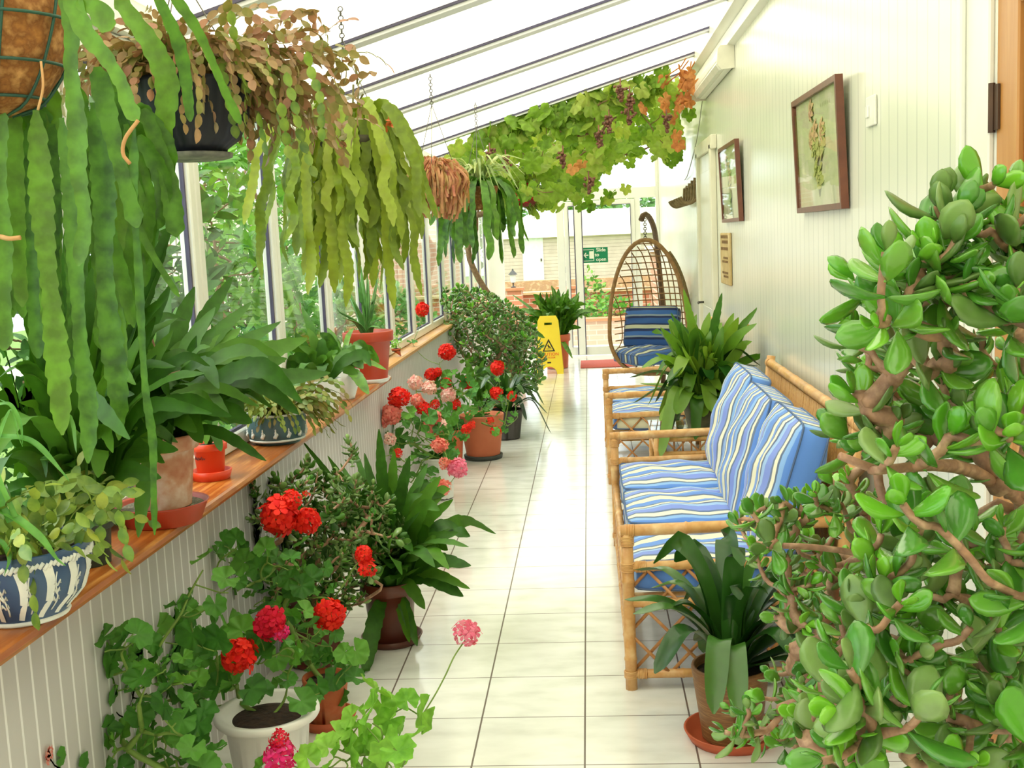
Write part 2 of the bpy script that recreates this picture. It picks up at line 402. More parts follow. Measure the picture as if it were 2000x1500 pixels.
class Tree:
    """woody skeleton: nodes with a parent each; every new tip joins the nearest node"""
    def __init__(s, base): s.p = [np.asarray(base, float)]; s.par = [-1]; s.tips = []
    def path(s, start, pts):
        i = start
        for q in pts: s.p.append(np.asarray(q, float)); s.par.append(i); i = len(s.p) - 1
        return i
    def tip(s, q, sag=.12, jit=.03, k=4, up=0.0):
        q = np.asarray(q, float); A = np.array(s.p); root = A[0]
        d = np.linalg.norm(A - q, axis=1); pen = d + .35 * np.maximum(0, np.linalg.norm(A - root, axis=1) - np.linalg.norm(q - root)) + .5 * np.maximum(0, A[:, 2] - q[2]) * up
        i = int(np.argmin(pen)); a = A[i]; L = np.linalg.norm(q - a); pts = []
        for j in range(1, k):
            t = j / k; m = a + (q - a) * t; m[2] -= sag * L * math.sin(math.pi * t); pts.append(m + rv(jit * L))
        pts.append(q); e = s.path(i, pts); s.tips.append(e); return e
    def mesh(s, mb, r0, pw=.45, rmax=.05, sides=7):
        n = len(s.p); cnt = np.zeros(n)
        ch = [[] for _ in range(n)]
        for i in range(1, n): ch[s.par[i]].append(i)
        for i in range(n - 1, -1, -1):
            if not ch[i]: cnt[i] = 1
            if s.par[i] >= 0: cnt[s.par[i]] += cnt[i]
        R = np.minimum(r0 * np.maximum(cnt, 1) ** pw, rmax); s.R = R
        done = set()
        for e in [i for i in range(n) if not ch[i]]:
            c = [e]
            while s.par[c[-1]] >= 0:
                c.append(s.par[c[-1]])
                if c[-2] in done: c.pop(); break
                done.add(c[-2])
                if c[-1] in done: break
            if len(c) < 2: continue
            c = c[::-1]; P = np.array([s.p[i] for i in c]); RR = np.array([R[i] for i in c]); RR[0] = min(RR[0], RR[1] * 1.15)
            m = max(len(c), 2) * 2
            tube(mb, spline(P, m), np.interp(np.linspace(0, 1, m), np.linspace(0, 1, len(c)), RR), sides)
    def dirat(s, e): return unit(s.p[e] - s.p[s.par[e]])

# ================================================================== SETTING
XL, XR, YE = -1.34, .95, 15.0
def zroof(x): return 2.97 + .282 * (x - .93)
o = box(MB(), (-1.45, -2.5, -.06), (1.0, 15.08, 0)).build('floor', floor_mat(), smooth=False); o['kind'] = 'structure'
# left: panelled dwarf wall, timber sill, windows, eaves
lw = struct('wall_left')
box(MB(), (-1.42, -2.5, 0), (-1.27, YE, .835)).build('panelling', panel_mat('ribbed_white_panel_left', .062, ((200, 198, 200), (190, 188, 192)), (240, 240, 244), .07, .35), lw, False)
box(MB(), (-1.42, -2.5, 2.24), (-1.30, YE, 2.36)).build('eaves_beam', WHITE, lw, False)
mb = MB()
V = []; zz = [(-.8, .9)]
shelf_prof = [(-1.36, .835), (-1.15, .835), (-1.142, .838), (-1.138, .848), (-1.142, .860), (-1.15, .864), (-1.36, .864)]
def extrude(mb, prof, y0, y1, mi=0):
    n = len(prof); V = [(x, y0, z) for x, z in prof] + [(x, y1, z) for x, z in prof]
    F = [(i, (i + 1) % n, (i + 1) % n + n, i + n) for i in range(n)] + [tuple(range(n))[::-1], tuple(range(n, 2 * n))]
    mb.add(V, F, mi); return mb
extrude(mb, shelf_prof, -.6, 6.28)
o = mb.build('window_shelf', SHELF, None, False); tag(o, 'long varnished pine shelf under the left windows carrying plant pots', 'shelf')
o = extrude(MB(), [(-1.36, .83), (-1.25, .83), (-1.238, .838), (-1.238, .856), (-1.25, .863), (-1.36, .863)], 6.28, YE - .06).build('trim_1', M('pale_pine_sill', (206, 154, 92), (190, 134, 70), .35, 5, (8, .7, 8)), None, False); o['kind'] = 'structure'
# window units
ys = [-1.0, 0, .95, 1.92, 2.88, 3.83, 4.80, 5.74, 6.66, 7.58, 8.52, 9.46, 10.38, 11.27, 12.17, 13.08, 14.0, 14.94]
for k in range(len(ys) - 1):
    a, b = ys[k] + .003, ys[k + 1] - .003; wdo = struct('window_%d' % (k + 1)); f = MB(); g = MB()
    x0, x1 = -1.385, -1.335; z0, z1 = .866, 2.238; t = .05
    box(f, (x0, a, z0), (x1, a + t, z1)); box(f, (x0, b - t, z0), (x1, b, z1)); box(f, (x0, a + t, z0), (x1, b - t, z0 + .06)); box(f, (x0, a + t, z1 - .1), (x1, b - t, z1))
    bevel(f.build('window_frame', WHITE, wdo, False), .005, 1)
    q = .011
    gx = x0 + .034
    box(g, (x0 + .02, a + t, z0 + .06), (gx, a + t + q, z1 - .1)); box(g, (x0 + .02, b - t - q, z0 + .06), (gx, b - t, z1 - .1))
    box(g, (x0 + .02, a + t + q, z1 - .1 - q), (gx, b - t - q, z1 - .1)); box(g, (x0 + .02, a + t + q, z0 + .06), (gx, b - t - q, z0 + .06 + q))
    g.build('gasket', GASKET, wdo, False)
    box(MB(), (x0 + .022, a + t + q, z0 + .06 + q), (x0 + .028, b - t - q, z1 - .1 - q)).build('pane', GLASS, wdo, False)
# right wall
rw = struct('wall_right')
box(MB(), (.95, 2.665, 0), (1.08, YE, 3.05)).build('panelling', panel_mat('ribbed_cream_panel_right', .1, ((234, 235, 222), (227, 230, 216)), (204, 208, 196), .045, .2), rw, False)
box(MB(), (.95, -2.5, 0), (1.08, 1.75, 3.05)).build('plain_wall', CREAMP, rw, False)
box(MB(), (.95, 1.75, 2.18), (1.08, 2.665, 3.05)).build('wall_over_door', CREAMP, rw, False)
o = MB()
extrude(o, [(.86, 2.86), (.95, 2.82), (.95, 3.02), (.86, 2.98)], -2.4, YE - .02); extrude(o, [(.905, 2.735), (.95, 2.725), (.95, 2.81), (.915, 2.83)], -2.4, YE - .02)
o = o.build('trim_2', WHITE, None, False); o['kind'] = 'structure'
# roof: sheet with glazing bars
me = MB(); me.add([(-1.5, -2.5, zroof(-1.5)), (1.05, -2.5, zroof(1.05)), (1.05, YE + .1, zroof(1.05)), (-1.5, YE + .1, zroof(-1.5))], [(0, 1, 2, 3)])
o = me.build('ceiling', roof_mat(), None, False); o['kind'] = 'structure'
for k in range(-5, 11):
    y = 4.68 + 1.04 * k; f = struct('trim_%d' % (k + 9)); b1 = MB(); b2 = MB()
    def bar(mb, xa, xb, y0, y1, d0, d1):
        mb.add([(x, yy, zroof(x) + d) for yy in (y0, y1) for x, d in ((xa, d0), (xb, d0), (xb, d1), (xa, d1))],
               [(0, 1, 2, 3), (7, 6, 5, 4), (0, 4, 5, 1), (1, 5, 6, 2), (2, 6, 7, 3), (3, 7, 4, 0)])
    bar(b1, -1.40, .90, y + .012, y + .105, -.03, -.004); bar(b2, -1.40, .90, y, y + .012, -.016, -.004)
    b1.build('glazing_bar', GREYBAR, f, False); b2.build('gasket', GASKET, f, False)
# back wall behind the camera
o = box(MB(), (-1.42, -2.6, 0), (1.05, -2.5, 3.0)).build('wall_back', CREAMP, None, False); o['kind'] = 'structure'
# end wall: posts and rails, glazed
ew = struct('wall_end'); f = MB()
for a in ((-1.34, -1.12, 0, 2.3), (.905, .95, 0, 2.98), (-1.12, .905, 2.06, 2.2), (-.40, -.305, 0, 2.06), (.63, .70, 0, 2.06)):
    box(f, (a[0], YE - .03, a[2]), (a[1], YE + .06, a[3]))
box(f, (-1.12, YE - .02, 0), (-.40, YE + .05, .10)); box(f, (.70, YE - .02, 0), (.905, YE + .05, .1)); box(f, (-1.12, YE - .02, 2.0), (-.40, YE + .05, 2.06))
box(f, (-.45, YE - .02, 2.2), (-.40, YE + .04, 2.52)); 
bevel(f.build('post_and_rail', WHITE, ew, False), .005, 1)
g = MB(); y = YE + .02
g.add([(-1.12, y, 2.2), (.905, y, 2.2), (.905, y, zroof(.905) - .01), (-1.12, y, zroof(-1.12) - .01)], [(0, 1, 2, 3)])
box(g, (-1.12, y, .1), (-.40, y + .006, 2.0)); box(g, (.70, y, .1), (.905, y + .006, 2.06))
g.build('end_glazing', GLASS, ew, False)
dr = struct('door_1'); f = MB()
for a in ((-.30, -.24, .02, 2.05), (.575, .63, .02, 2.05), (-.24, .575, .02, .13), (-.24, .575, 1.99, 2.05)):
    box(f, (a[0], YE - .045, a[2]), (a[1], YE - .005, a[3]))
box(f, (-.165, YE - .07, .03), (-.07, YE - .046, 2.04))
bevel(f.build('door_frame', WHITE, dr, False), .004, 1)
g = MB(); box(g, (-.245, YE - .06, .13), (-.236, YE - .044, 1.99)); box(g, (.568, YE - .06, .13), (.575, YE - .044, 1.99)); box(g, (-.236, YE - .06, 1.983), (.568, YE - .044, 1.99))
box(g, (-.176, YE - .075, .03), (-.165, YE - .046, 2.04)); box(g, (-.07, YE - .075, .03), (-.06, YE - .046, 2.04))
g.build('gasket', GASKET, dr, False)
box(MB(), (-.24, YE - .03, .13), (.575, YE - .022, 1.99)).build('pane', GLASS, dr, False)
# white side door in the right wall
d2 = struct('door_2'); f = MB()
for a in ((8.36, 8.45, 0, 2.22), (9.36, 9.45, 0, 2.22), (8.30, 9.51, 2.18, 2.28)): box(f, (.905, a[0], a[2]), (.949, a[1], a[3]))
bevel(f.build('door_casing', CREAMP, d2, False), .006, 2)
f = MB(); box(f, (.93, 8.45, .01), (.948, 9.36, 2.18)); box(f, (.925, 8.53, 1.15), (.93, 9.28, 2.05)); box(f, (.925, 8.53, .2), (.93, 9.28, 1.0))
bevel(f.build('door_panel', M('cream_gloss_door', (232, 230, 214), (226, 224, 206), .3), d2, False), .003, 1)
f = MB(); tube(f, [(.93, 9.26, 1.02), (.88, 9.26, 1.02), (.875, 9.15, 1.02)], .009, 8); f.build('door_handle', STEEL, d2)
# varnished wooden door, near right
d3 = struct('door_3'); f = MB()
WOOD = M('varnished_hardwood', (200, 146, 84), (186, 128, 66), .35, 3, (5, 5, .5), .05, c3=(212, 162, 100))
WOODR = M('dark_red_hardwood', (160, 88, 40), (140, 68, 30), .35, 3, (5, 5, .5))
box(f, (.93, 2.535, .01), (.975, 2.66, 2.17)); box(f, (.93, 1.77, .01), (.975, 1.88, 2.17)); box(f, (.93, 1.88, 2.05), (.975, 2.535, 2.17)); box(f, (.93, 1.88, .01), (.975, 2.535, .25)); box(f, (.93, 1.88, .95), (.975, 2.535, 1.12))
bevel(f.build('door_frame_rails', WOOD, d3, False), .004, 1)
f = MB(); box(f, (.942, 1.885, .255), (.965, 2.53, .945)); box(f, (.942, 1.885, 1.125), (.965, 2.53, 2.045)); f.build('door_panel', WOODR, d3, False)
f = MB(); tube(f, [(.922, 2.668, 1.79), (.922, 2.668, 1.90)], .008, 8); box(f, (.924, 2.635, 1.795), (.929, 2.668, 1.895)); f.build('hinge', BRASSH, d3, False)
f = MB(); box(f, (.93, 2.668, 0), (.949, 2.90, 2.18)); box(f, (.915, 2.67, 0), (.93, 2.72, 2.22)); box(f, (.915, 2.865, 0), (.93, 2.90, 2.2))
o = bevel(f.build('trim_30', WHITE, None, False), .004, 1); o['kind'] = 'structure'
o = box(MB(), (.935, 2.905, 0), (.949, 8.35, .09)).build('baseboard_right', WHITE, None, False); o['kind'] = 'structure'

# ================================================================== WALL FITTINGS
def lean_box(mb, y0, y1, z0, z1, xb, xt, th, mi=0):   # a slab leaning forward from the wall: wall side x at bottom xb, at top xt
    v = [(xb, y0, z0), (xb, y1, z0), (xb - th, y1, z0), (xb - th, y0, z0), (xt, y0, z1), (xt, y1, z1), (xt - th, y1, z1), (xt - th, y0, z1)]
    mb.add(v, BF, mi)
def picture(label, y0, y1, z0, z1, seed):
    t = thing('framed_botanical_print', label, 'picture', (.93, (y0 + y1) / 2, z0), 'framed botanical prints on the right wall')
    FR = M('brown_picture_frame', (118, 68, 48), (98, 54, 40), .35, 20)
    xb, xt = .945, .925; w_ = .022; f = MB()
    X = lambda z: xb + (xt - xb) * (z - z0) / (z1 - z0)
    for a in ((y0, y0 + w_, z0, z1), (y1 - w_, y1, z0, z1), (y0 + w_, y1 - w_, z0, z0 + w_), (y0 + w_, y1 - w_, z1 - w_, z1)):
        lean_box(f, a[0], a[1], a[2], a[3], X(a[2]), X(a[3]), .028)
    f.build('frame', FR, t, False)
    p = MB(); lean_box(p, y0 + w_, y1 - w_, z0 + w_, z1 - w_, X(z0 + w_) - .004, X(z1 - w_) - .004, .008)
    p.build('print', M('faded_sage_print', (206, 208, 168), (186, 192, 150), .7, 5, c3=(218, 214, 190)), t, False)
    r = random.Random(seed); lf = MB(); H = z1 - z0; Wd = y1 - y0; yc = (y0 + y1) / 2
    PS, PF = M('printed_dark_green', (116, 122, 84), (140, 140, 90), .8), M('printed_orange', (216, 170, 130), (206, 176, 140), .8)
    for k in range(4):
        st = MB(); fl = MB(); P = [(0, yc + r.uniform(-.04, .04), z0 + .1 * H)]; tgt = (yc + r.uniform(-.28, .28) * Wd, z0 + r.uniform(.55, .86) * H)
        P = [(yc, z0 + .12 * H), ((yc * 2 + tgt[0]) / 3 + r.uniform(-.04, .04), z0 + .42 * H), tgt]
        P = spline([(X(z) - .0145, y, z) for y, z in P], 14)
        ribbon(st, P, .007, (-1, 0, 0), 0)
        for i in range(3, 14):
            for s in (-1, 1):
                if r.random() < .6: inst(lf, T_OV, P[i] - np.array([.0004 * k, 0, 0]), (0, s * r.uniform(.5, 1), r.uniform(-.2, .8)), (-1, 0, 0), r.uniform(.04, .085) * Wd * 1.1)
        for q in range(7): inst(fl, T_OV, P[-1] + np.array([-.003, 0, 0]), (0, math.cos(q * .9), math.sin(q * .9)), (-1, 0, 0), .06 * Wd)
        st.build('printed_stem', PS, t); fl.build('printed_flower', PF, t)
    lf.build('printed_foliage', M('printed_green', (168, 176, 96), (186, 180, 120), .8), t)
    for k in range(6):
        st = MB(); ribbon(st, [(X(z1 - .15 * H) - .0145, yc - .12 * Wd - k * .035 * Wd, z1 - .17 * H), (X(z1 - .15 * H) - .0145, yc - .125 * Wd - k * .035 * Wd, z1 - .14 * H)], .005, (-1, 0, 0), 0); st.build('printed_letter', PS, t)
    g = MB(); lean_box(g, y0 + w_, y1 - w_, z0 + w_, z1 - w_, X(z0 + w_) - .0215, X(z1 - w_) - .0215, .002)
    g.build('glazing', glass_mat('picture_glass', (1, 1, 1, 1), .8), t, False)
picture('large brown-framed botanical print nearest the camera on the right wall', 4.17, 5.04, 1.655, 2.13, 3)
picture('smaller brown-framed botanical print beside the white side door', 6.93, 7.80, 1.645, 2.135, 5)
t = thing('light_switch', 'white rocker light switch plate beside the large framed print', 'switch', (.95, 3.85, 1.92))
o = box(MB(), (.940, 3.79, 1.915), (.949, 3.905, 2.012)).build('plate', WHITE, t, False); bevel(o, .003, 2)
o = box(MB(), (.934, 3.855, 1.945), (.940, 3.885, 1.982)).build('rocker', M('switch_rocker', (252, 252, 248), None, .2), t, False); bevel(o, .002, 2)
t = thing('strip_light', 'white fluorescent strip light high on the right wall under the roof', 'light', (.9, 8.0, 2.58))
o = extrude(MB(), [(.945, 2.60), (.945, 2.72), (.87, 2.72), (.855, 2.70), (.855, 2.66), (.90, 2.60)], 7.25, 8.95).build('housing', WHITE, t, False); bevel(o, .004, 2)
o = extrude(MB(), [(.898, 2.603), (.858, 2.655), (.845, 2.63), (.865, 2.595)], 7.36, 8.84).build('diffuser', M('strip_light_diffuser', (226, 226, 214), None, .3), t, False)
for a in ((7.235, 7.25), (8.95, 8.965)): extrude(MB(), [(.948, 2.59), (.948, 2.73), (.862, 2.73), (.846, 2.71), (.838, 2.62), (.865, 2.585)], *a).build('end_cap', M('end_cap_cream', (236, 232, 214), None, .3), t, False)
mb = MB(); tube(mb, spline([(.93, 9.0, 2.62), (.935, 9.6, 2.35), (.93, 10.4, 2.12), (.94, 10.9, 2.08)], 16), .004, 6)
tag(mb.build('electric_cable', M('grey_cable', (170, 170, 160), None, .5)), 'thin grey cable sagging down the far right wall from the strip light', 'cable')
t = thing('wall_coat_rack', 'weathered brown rack of curved bars on the far right wall', 'coat rack', (.93, 10.2, 1.85))
RM = M('weathered_brown_bar', (150, 128, 92), (112, 90, 62), .7, 30)
for k in range(6):
    y = 9.55 + k * .26; mb = MB()
    tube(mb, spline([(.93, y, 2.06 - .012 * k), (.925, y, 1.93), (.915, y, 1.86), (.86, y + .01, 1.825), (.81, y + .02, 1.845), (.785, y + .02, 1.885)], 18), .012, 7)
    mb.build('hook_bar', RM, t)
for z in (2.0, 1.89):
    mb = MB(); tube(mb, [(.938, 9.5, z), (.938, 10.9, z)], .009, 7); mb.build('cross_bar', RM, t)
t = thing('wooden_notice_board', 'tall narrow tan wooden board hung beside the white side door', 'notice board', (.94, 7.8, 1.215))
bd = extrude(MB(), [(.93, 1.225), (.949, 1.225), (.949, 1.575), (.93, 1.575)], 7.55, 8.05).build('board', M('tan_board', (212, 186, 132), (194, 164, 108), .7, 6, c3=(226, 206, 160)), t, False); bevel(bd, .008, 3)
mk = MB()
for i, (z, n, hh) in enumerate(((1.54, 6, .02), (1.505, 5, .02), (1.46, 6, .02), (1.40, 4, .014), (1.375, 5, .014), (1.30, 5, .014), (1.275, 4, .014))):
    for k in range(n): box(mk, (.926, 7.62 + k * .065, z), (.930, 7.655 + k * .065, z + hh))
tag(mk.build('burnt_marks', M('burnt_brown_marks', (140, 110, 70), (120, 90, 56), .8), t, False), kind='stuff')
# green slide sign on the door glass
t = thing('slide_to_open_sign', 'green and white slide to open sign stuck on the glass sliding door', 'sign', (.095, YE - .035, 1.24))
y = YE - .034
box(MB(), (-.072, y - .002, 1.24), (.262, y, 1.44)).build('sign_plate', M('safety_green', (0, 128, 84), (0, 120, 78), .4), t, False)
s = MB(); q = y - .004
for a in ((-.058, .078, 1.41, 1.417), (-.058, .078, 1.263, 1.27), (.072, .079, 1.263, 1.417), (.018, .072, 1.295, 1.392), (-.04, .005, 1.335, 1.349)): box(s, (a[0], q, a[2]), (a[1], q + .002, a[3]))
s.add([(-.058, q, 1.342), (-.028, q, 1.378), (-.018, q, 1.37), (-.042, q, 1.342), (-.018, q, 1.314), (-.028, q, 1.306)], [(0, 3, 2, 1), (0, 5, 4, 3)])
s.build('sign_symbol', M('sign_white', (240, 244, 226), None, .5), t, False)
def text(body, size, loc, rot, mat, parent, ext=.001, name='lettering', sx=1):
    cu = bpy.data.curves.new(name, 'FONT'); cu.body = body; cu.size = size; cu.extrude = ext; cu.align_x = 'CENTER'; cu.align_y = 'CENTER'; cu.offset = size * .012
    ob = bpy.data.objects.new('tmp_text', cu); C.objects.link(ob); dg = bpy.context.evaluated_depsgraph_get(); dg.update()
    me = bpy.data.meshes.new_from_object(ob.evaluated_get(dg)); bpy.data.objects.remove(ob)
    o = bpy.data.objects.new(name, me); me.materials.clear(); me.materials.append(mat); C.objects.link(o); o.parent = parent
    p = PL.get(parent.name, (0, 0, 0)); o.location = [loc[i] - p[i] for i in range(3)]; o.rotation_euler = rot; o.scale = (sx, 1, 1); return o
SW = MC['sign_white']
for k, wd in enumerate(('Slide', 'to', 'open')): text(wd, .066, (.172 if k != 1 else .118, q, 1.405 - k * .062), (math.pi / 2, 0, 0), SW, t)
# ================================================================== FLOOR ITEMS
o = box(MB(), (-.14, 13.62, .001), (.55, 14.4, .012)).build('door_mat', M('faded_red_mat', (206, 106, 96), (190, 92, 84), .95, 60)); tag(bevel(o, .003, 1), 'faded red mat on the floor before the sliding door', 'mat')
t = thing('wet_floor_sign', 'yellow plastic wet floor caution sign standing beside the far shrub', 'sign', (-.48, 13.2, 0))
YEL = M('yellow_plastic', (240, 212, 58), (232, 200, 46), .4, 6)
def aboard(sgn, name):
    # panel in local (u across, v up); leaning
    ct = np.array([-.50, 13.28, 0]); W0, W1, H = .165, .115, .69
    prof = [(-W0, 0), (-W0 + .075, 0)] + [(-.09 + .09 * (1 - math.cos(a)), .09 * math.sin(a) + .0) for a in np.linspace(0, math.pi, 9)] + [(W0 - .075, 0), (W0, 0), (W1 + .008, H - .06), (W1 - .02, H), (-W1 + .02, H), (-W1 - .008, H - .06)]
    me = bpy.data.meshes.new(name); P = []
    def tr(u, v, d): return (ct[0] + u + .04 * (1 - v / H) * 0, ct[1] - sgn * (.135 * (1 - v / H)) - sgn * d, v * .985)
    n = len(prof); mb = MB(); mb.add([tr(u, v, .012) for u, v in prof] + [tr(u, v, -.004) for u, v in prof], [(i, (i + 1) % n, (i + 1) % n + n, i + n) for i in range(n)], 0)
    # faces as strips left and right of the arch
    def q(L, d, fl):
        mb.add([tr(u, v, d) for u, v in L], [tuple(range(len(L)))[::fl]])
    top = [(-W1 - .008, H - .06), (-W1 + .02, H), (W1 - .02, H), (W1 + .008, H - .06)]
    ws = lambda v: W0 + (W1 + .008 - W0) * v / (H - .06)
    for d, fl in ((.012, 1), (-.004, -1)):
        q([(-W0, 0), (-.09, 0), (-.09, .09), (-ws(.09), .09)], d, fl); q([(.09, 0), (W0, 0), (ws(.09), .09), (.09, .09)], d, fl)
        arc = [(-.09 * math.cos(a), .09 * math.sin(a)) for a in np.linspace(0, math.pi, 13)]
        for i in range(12): q([arc[i], arc[i + 1], (arc[i + 1][0], .0901), (arc[i][0], .0901)], d, fl)
        q([(-ws(.09), .09), (ws(.09), .09), (ws(.58), .58), (-ws(.58), .58)], d, fl)
        q([(-ws(.58), .58), (-.045, .58), (-.045, .61), (-ws(.61), .61)], d, fl); q([(.045, .58), (ws(.58), .58), (ws(.61), .61), (.045, .61)], d, fl)
        q([(-ws(.61), .61), (ws(.61), .61)] + top[::-1], d, fl)
    return mb.build(name, YEL, t, False), tr
pn, tr = aboard(1, 'front_panel'); aboard(-1, 'rear_panel')
def decal(pts_list, name, mat, d=.0135):
    mb = MB()
    for L in pts_list: mb.add([tr(u, v, d) for u, v in L], [tuple(range(len(L)))])
    return mb.build(name, mat, t, False)
BLK = M('black_print', (40, 34, 24), None, .6); REDP = M('orange_red_print', (232, 96, 40), None, .6)
T1 = [(-.075, .27), (.075, .27), (0, .42)]; T2 = [(-.052, .283), (.052, .283), (0, .387)]
decal([[T1[i], T1[(i + 1) % 3], T2[(i + 1) % 3], T2[i]] for i in range(3)], 'warning_triangle', BLK)
decal([[(-.03, .298), (.035, .298), (.033, .304), (-.03, .304)], [(-.012, .318), (.02, .31), (.03, .318), (-.004, .34)], [(-.016, .335), (-.004, .328), (.004, .35), (-.008, .352)]], 'slipping_figure', BLK)
text('CAUTION', .052, tr(0, .235, .0145), (math.radians(90 - 10.5), 0, 0), REDP, t, .0005); text('WET FLOOR', .026, tr(0, .197, .0145), (math.radians(90 - 10.5), 0, 0), REDP, t, .0005)
decal([[(-.022, .13), (.022, .13), (.022, .148), (-.022, .148)]], 'catch_slot', BLK)

# ================================================================== CANE FURNITURE
def settee(name, label, y0, y1, xf=.10, xb=.80, ncush=3):
    t = thing(name, label, 'settee', (xf, (y0 + y1) / 2, 0), 'cane settees along the right wall')
    zt, zl, zs, zb = .575, .445, .315, .055
    for y in (y0, y1):
        m = MB(); cane(m, (xf, y, 0), (xf, y, zt - .01), .0215, .2); lash(m, (xf, y, zt - .035), (0, 0, 1), .023, 7); lash(m, (xf, y, zl), (0, 0, 1), .023, 6); lash(m, (xf, y, zb), (0, 0, 1), .023, 5); m.build('leg', CANE, t)
        m = MB(); cane(m, (xb - .02, y, 0), (xb + .10, y, .96), .0215, .25); m.build('leg', CANE, t)
        m = MB(); cane(m, (xf - .022, y, zt), (xb + .05, y, zt + .015), .0205, .3); lash(m, (xf + .01, y, zt), (1, 0, 0), .0215, 6); m.build('arm_rail', CANE, t)
        m = MB(); cane(m, (xf, y, zl), (xb + .03, y, zl + .012), .0175, .3); lash(m, (xf + .045, y, zl), (1, 0, 0), .019, 7); m.build('side_rail', CANE, t)
        m = MB(); cane(m, (xf, y, zb), (xb, y, zb), .016, .3); lash(m, (xf + .04, y, zb), (1, 0, 0), .017, 6); m.build('stretcher', CANE, t)
        m = MB(); n = 5; dx = (xb - xf) / n
        for k in range(-3, n):
            for s in (-1, 1):
                a = xf + dx * k if s > 0 else xb - dx * k
                pa = np.array([a, y + .006 * s, zb]); pb = np.array([a + s * dx * 2.6, y + .006 * s, zl]); d = pb - pa; lo, hi = 0., 1.
                for lim in (xf + .012, xb - .01):
                    u = (lim - pa[0]) / d[0]
                    if (d[0] > 0) == (lim < .4): lo = max(lo, u)
                    else: hi = min(hi, u)
                if hi - lo > .12: tube(m, [pa + d * lo, pa + d * hi], .0062, 6)
        m.build('lattice_panel', CANED, t)
    m = MB()
    for a, b in (((xf, y0, zs), (xf, y1, zs)), ((xb, y0, zs), (xb, y1, zs)), ((xf, y0, zs), (xb, y0, zs)), ((xf, y1, zs), (xb, y1, zs))): cane(m, a, b, .017, .3)
    for k in range(9):
        y = y0 + (y1 - y0) * (k + .5) / 9; tube(m, [(xf, y, zs - .004), (xb, y, zs - .004)], .008, 6)
    m.build('seat_frame', CANE, t)
    m = MB(); cane(m, (xf, y0, zb), (xf, y1, zb), .016, .3); m.build('stretcher', CANE, t)
    m = MB(); n = int((y1 - y0) / .085)
    cane(m, (xf, y0, zb + .09), (xf, y1, zb + .09), .012, .3)
    for k in range(n):
        y = y0 + (y1 - y0) * (k + .5) / n; ring(m, (xf, y, zs - .055), (1, 0, 0), .034, .006, 12, 5)
        tube(m, [(xf, y, zs - .09), (xf, y, zb + .09)], .006, 5)
    m.build('front_apron', CANED, t)
    m = MB(); n = int((y1 - y0 - .06) / .0135)
    for k in range(n):
        y = y0 + .03 + (y1 - y0 - .06) * (k + .5) / n; j = random.uniform(-.002, .002)
        tube(m, [(xb + .035 + j, y, .34), (xb + .092 + j, y + random.uniform(-.002, .002), .90)], random.uniform(.0048, .0066), 5)
    m.build('back_panel', M('golden_split_reed', (222, 176, 104), (184, 128, 66), .45, 50, (1, 60, 1), c3=(232, 198, 130)), t)
    m = MB(); cane(m, (xb + .094, y0 - .03, .925), (xb + .094, y1 + .03, .925), .021, .3); lash(m, (xb + .094, y1, .925), (0, 1, 0), .023, 7); lash(m, (xb + .094, y0, .925), (0, 1, 0), .023, 7); m.build('top_rail', CANE, t)
    return t
settee('cane_settee', 'long cane settee with three striped seats, nearest the camera', 3.832, 5.69)
settee('cane_settee', 'shorter cane settee further down the wall beside the clivia table', 7.15, 8.447)
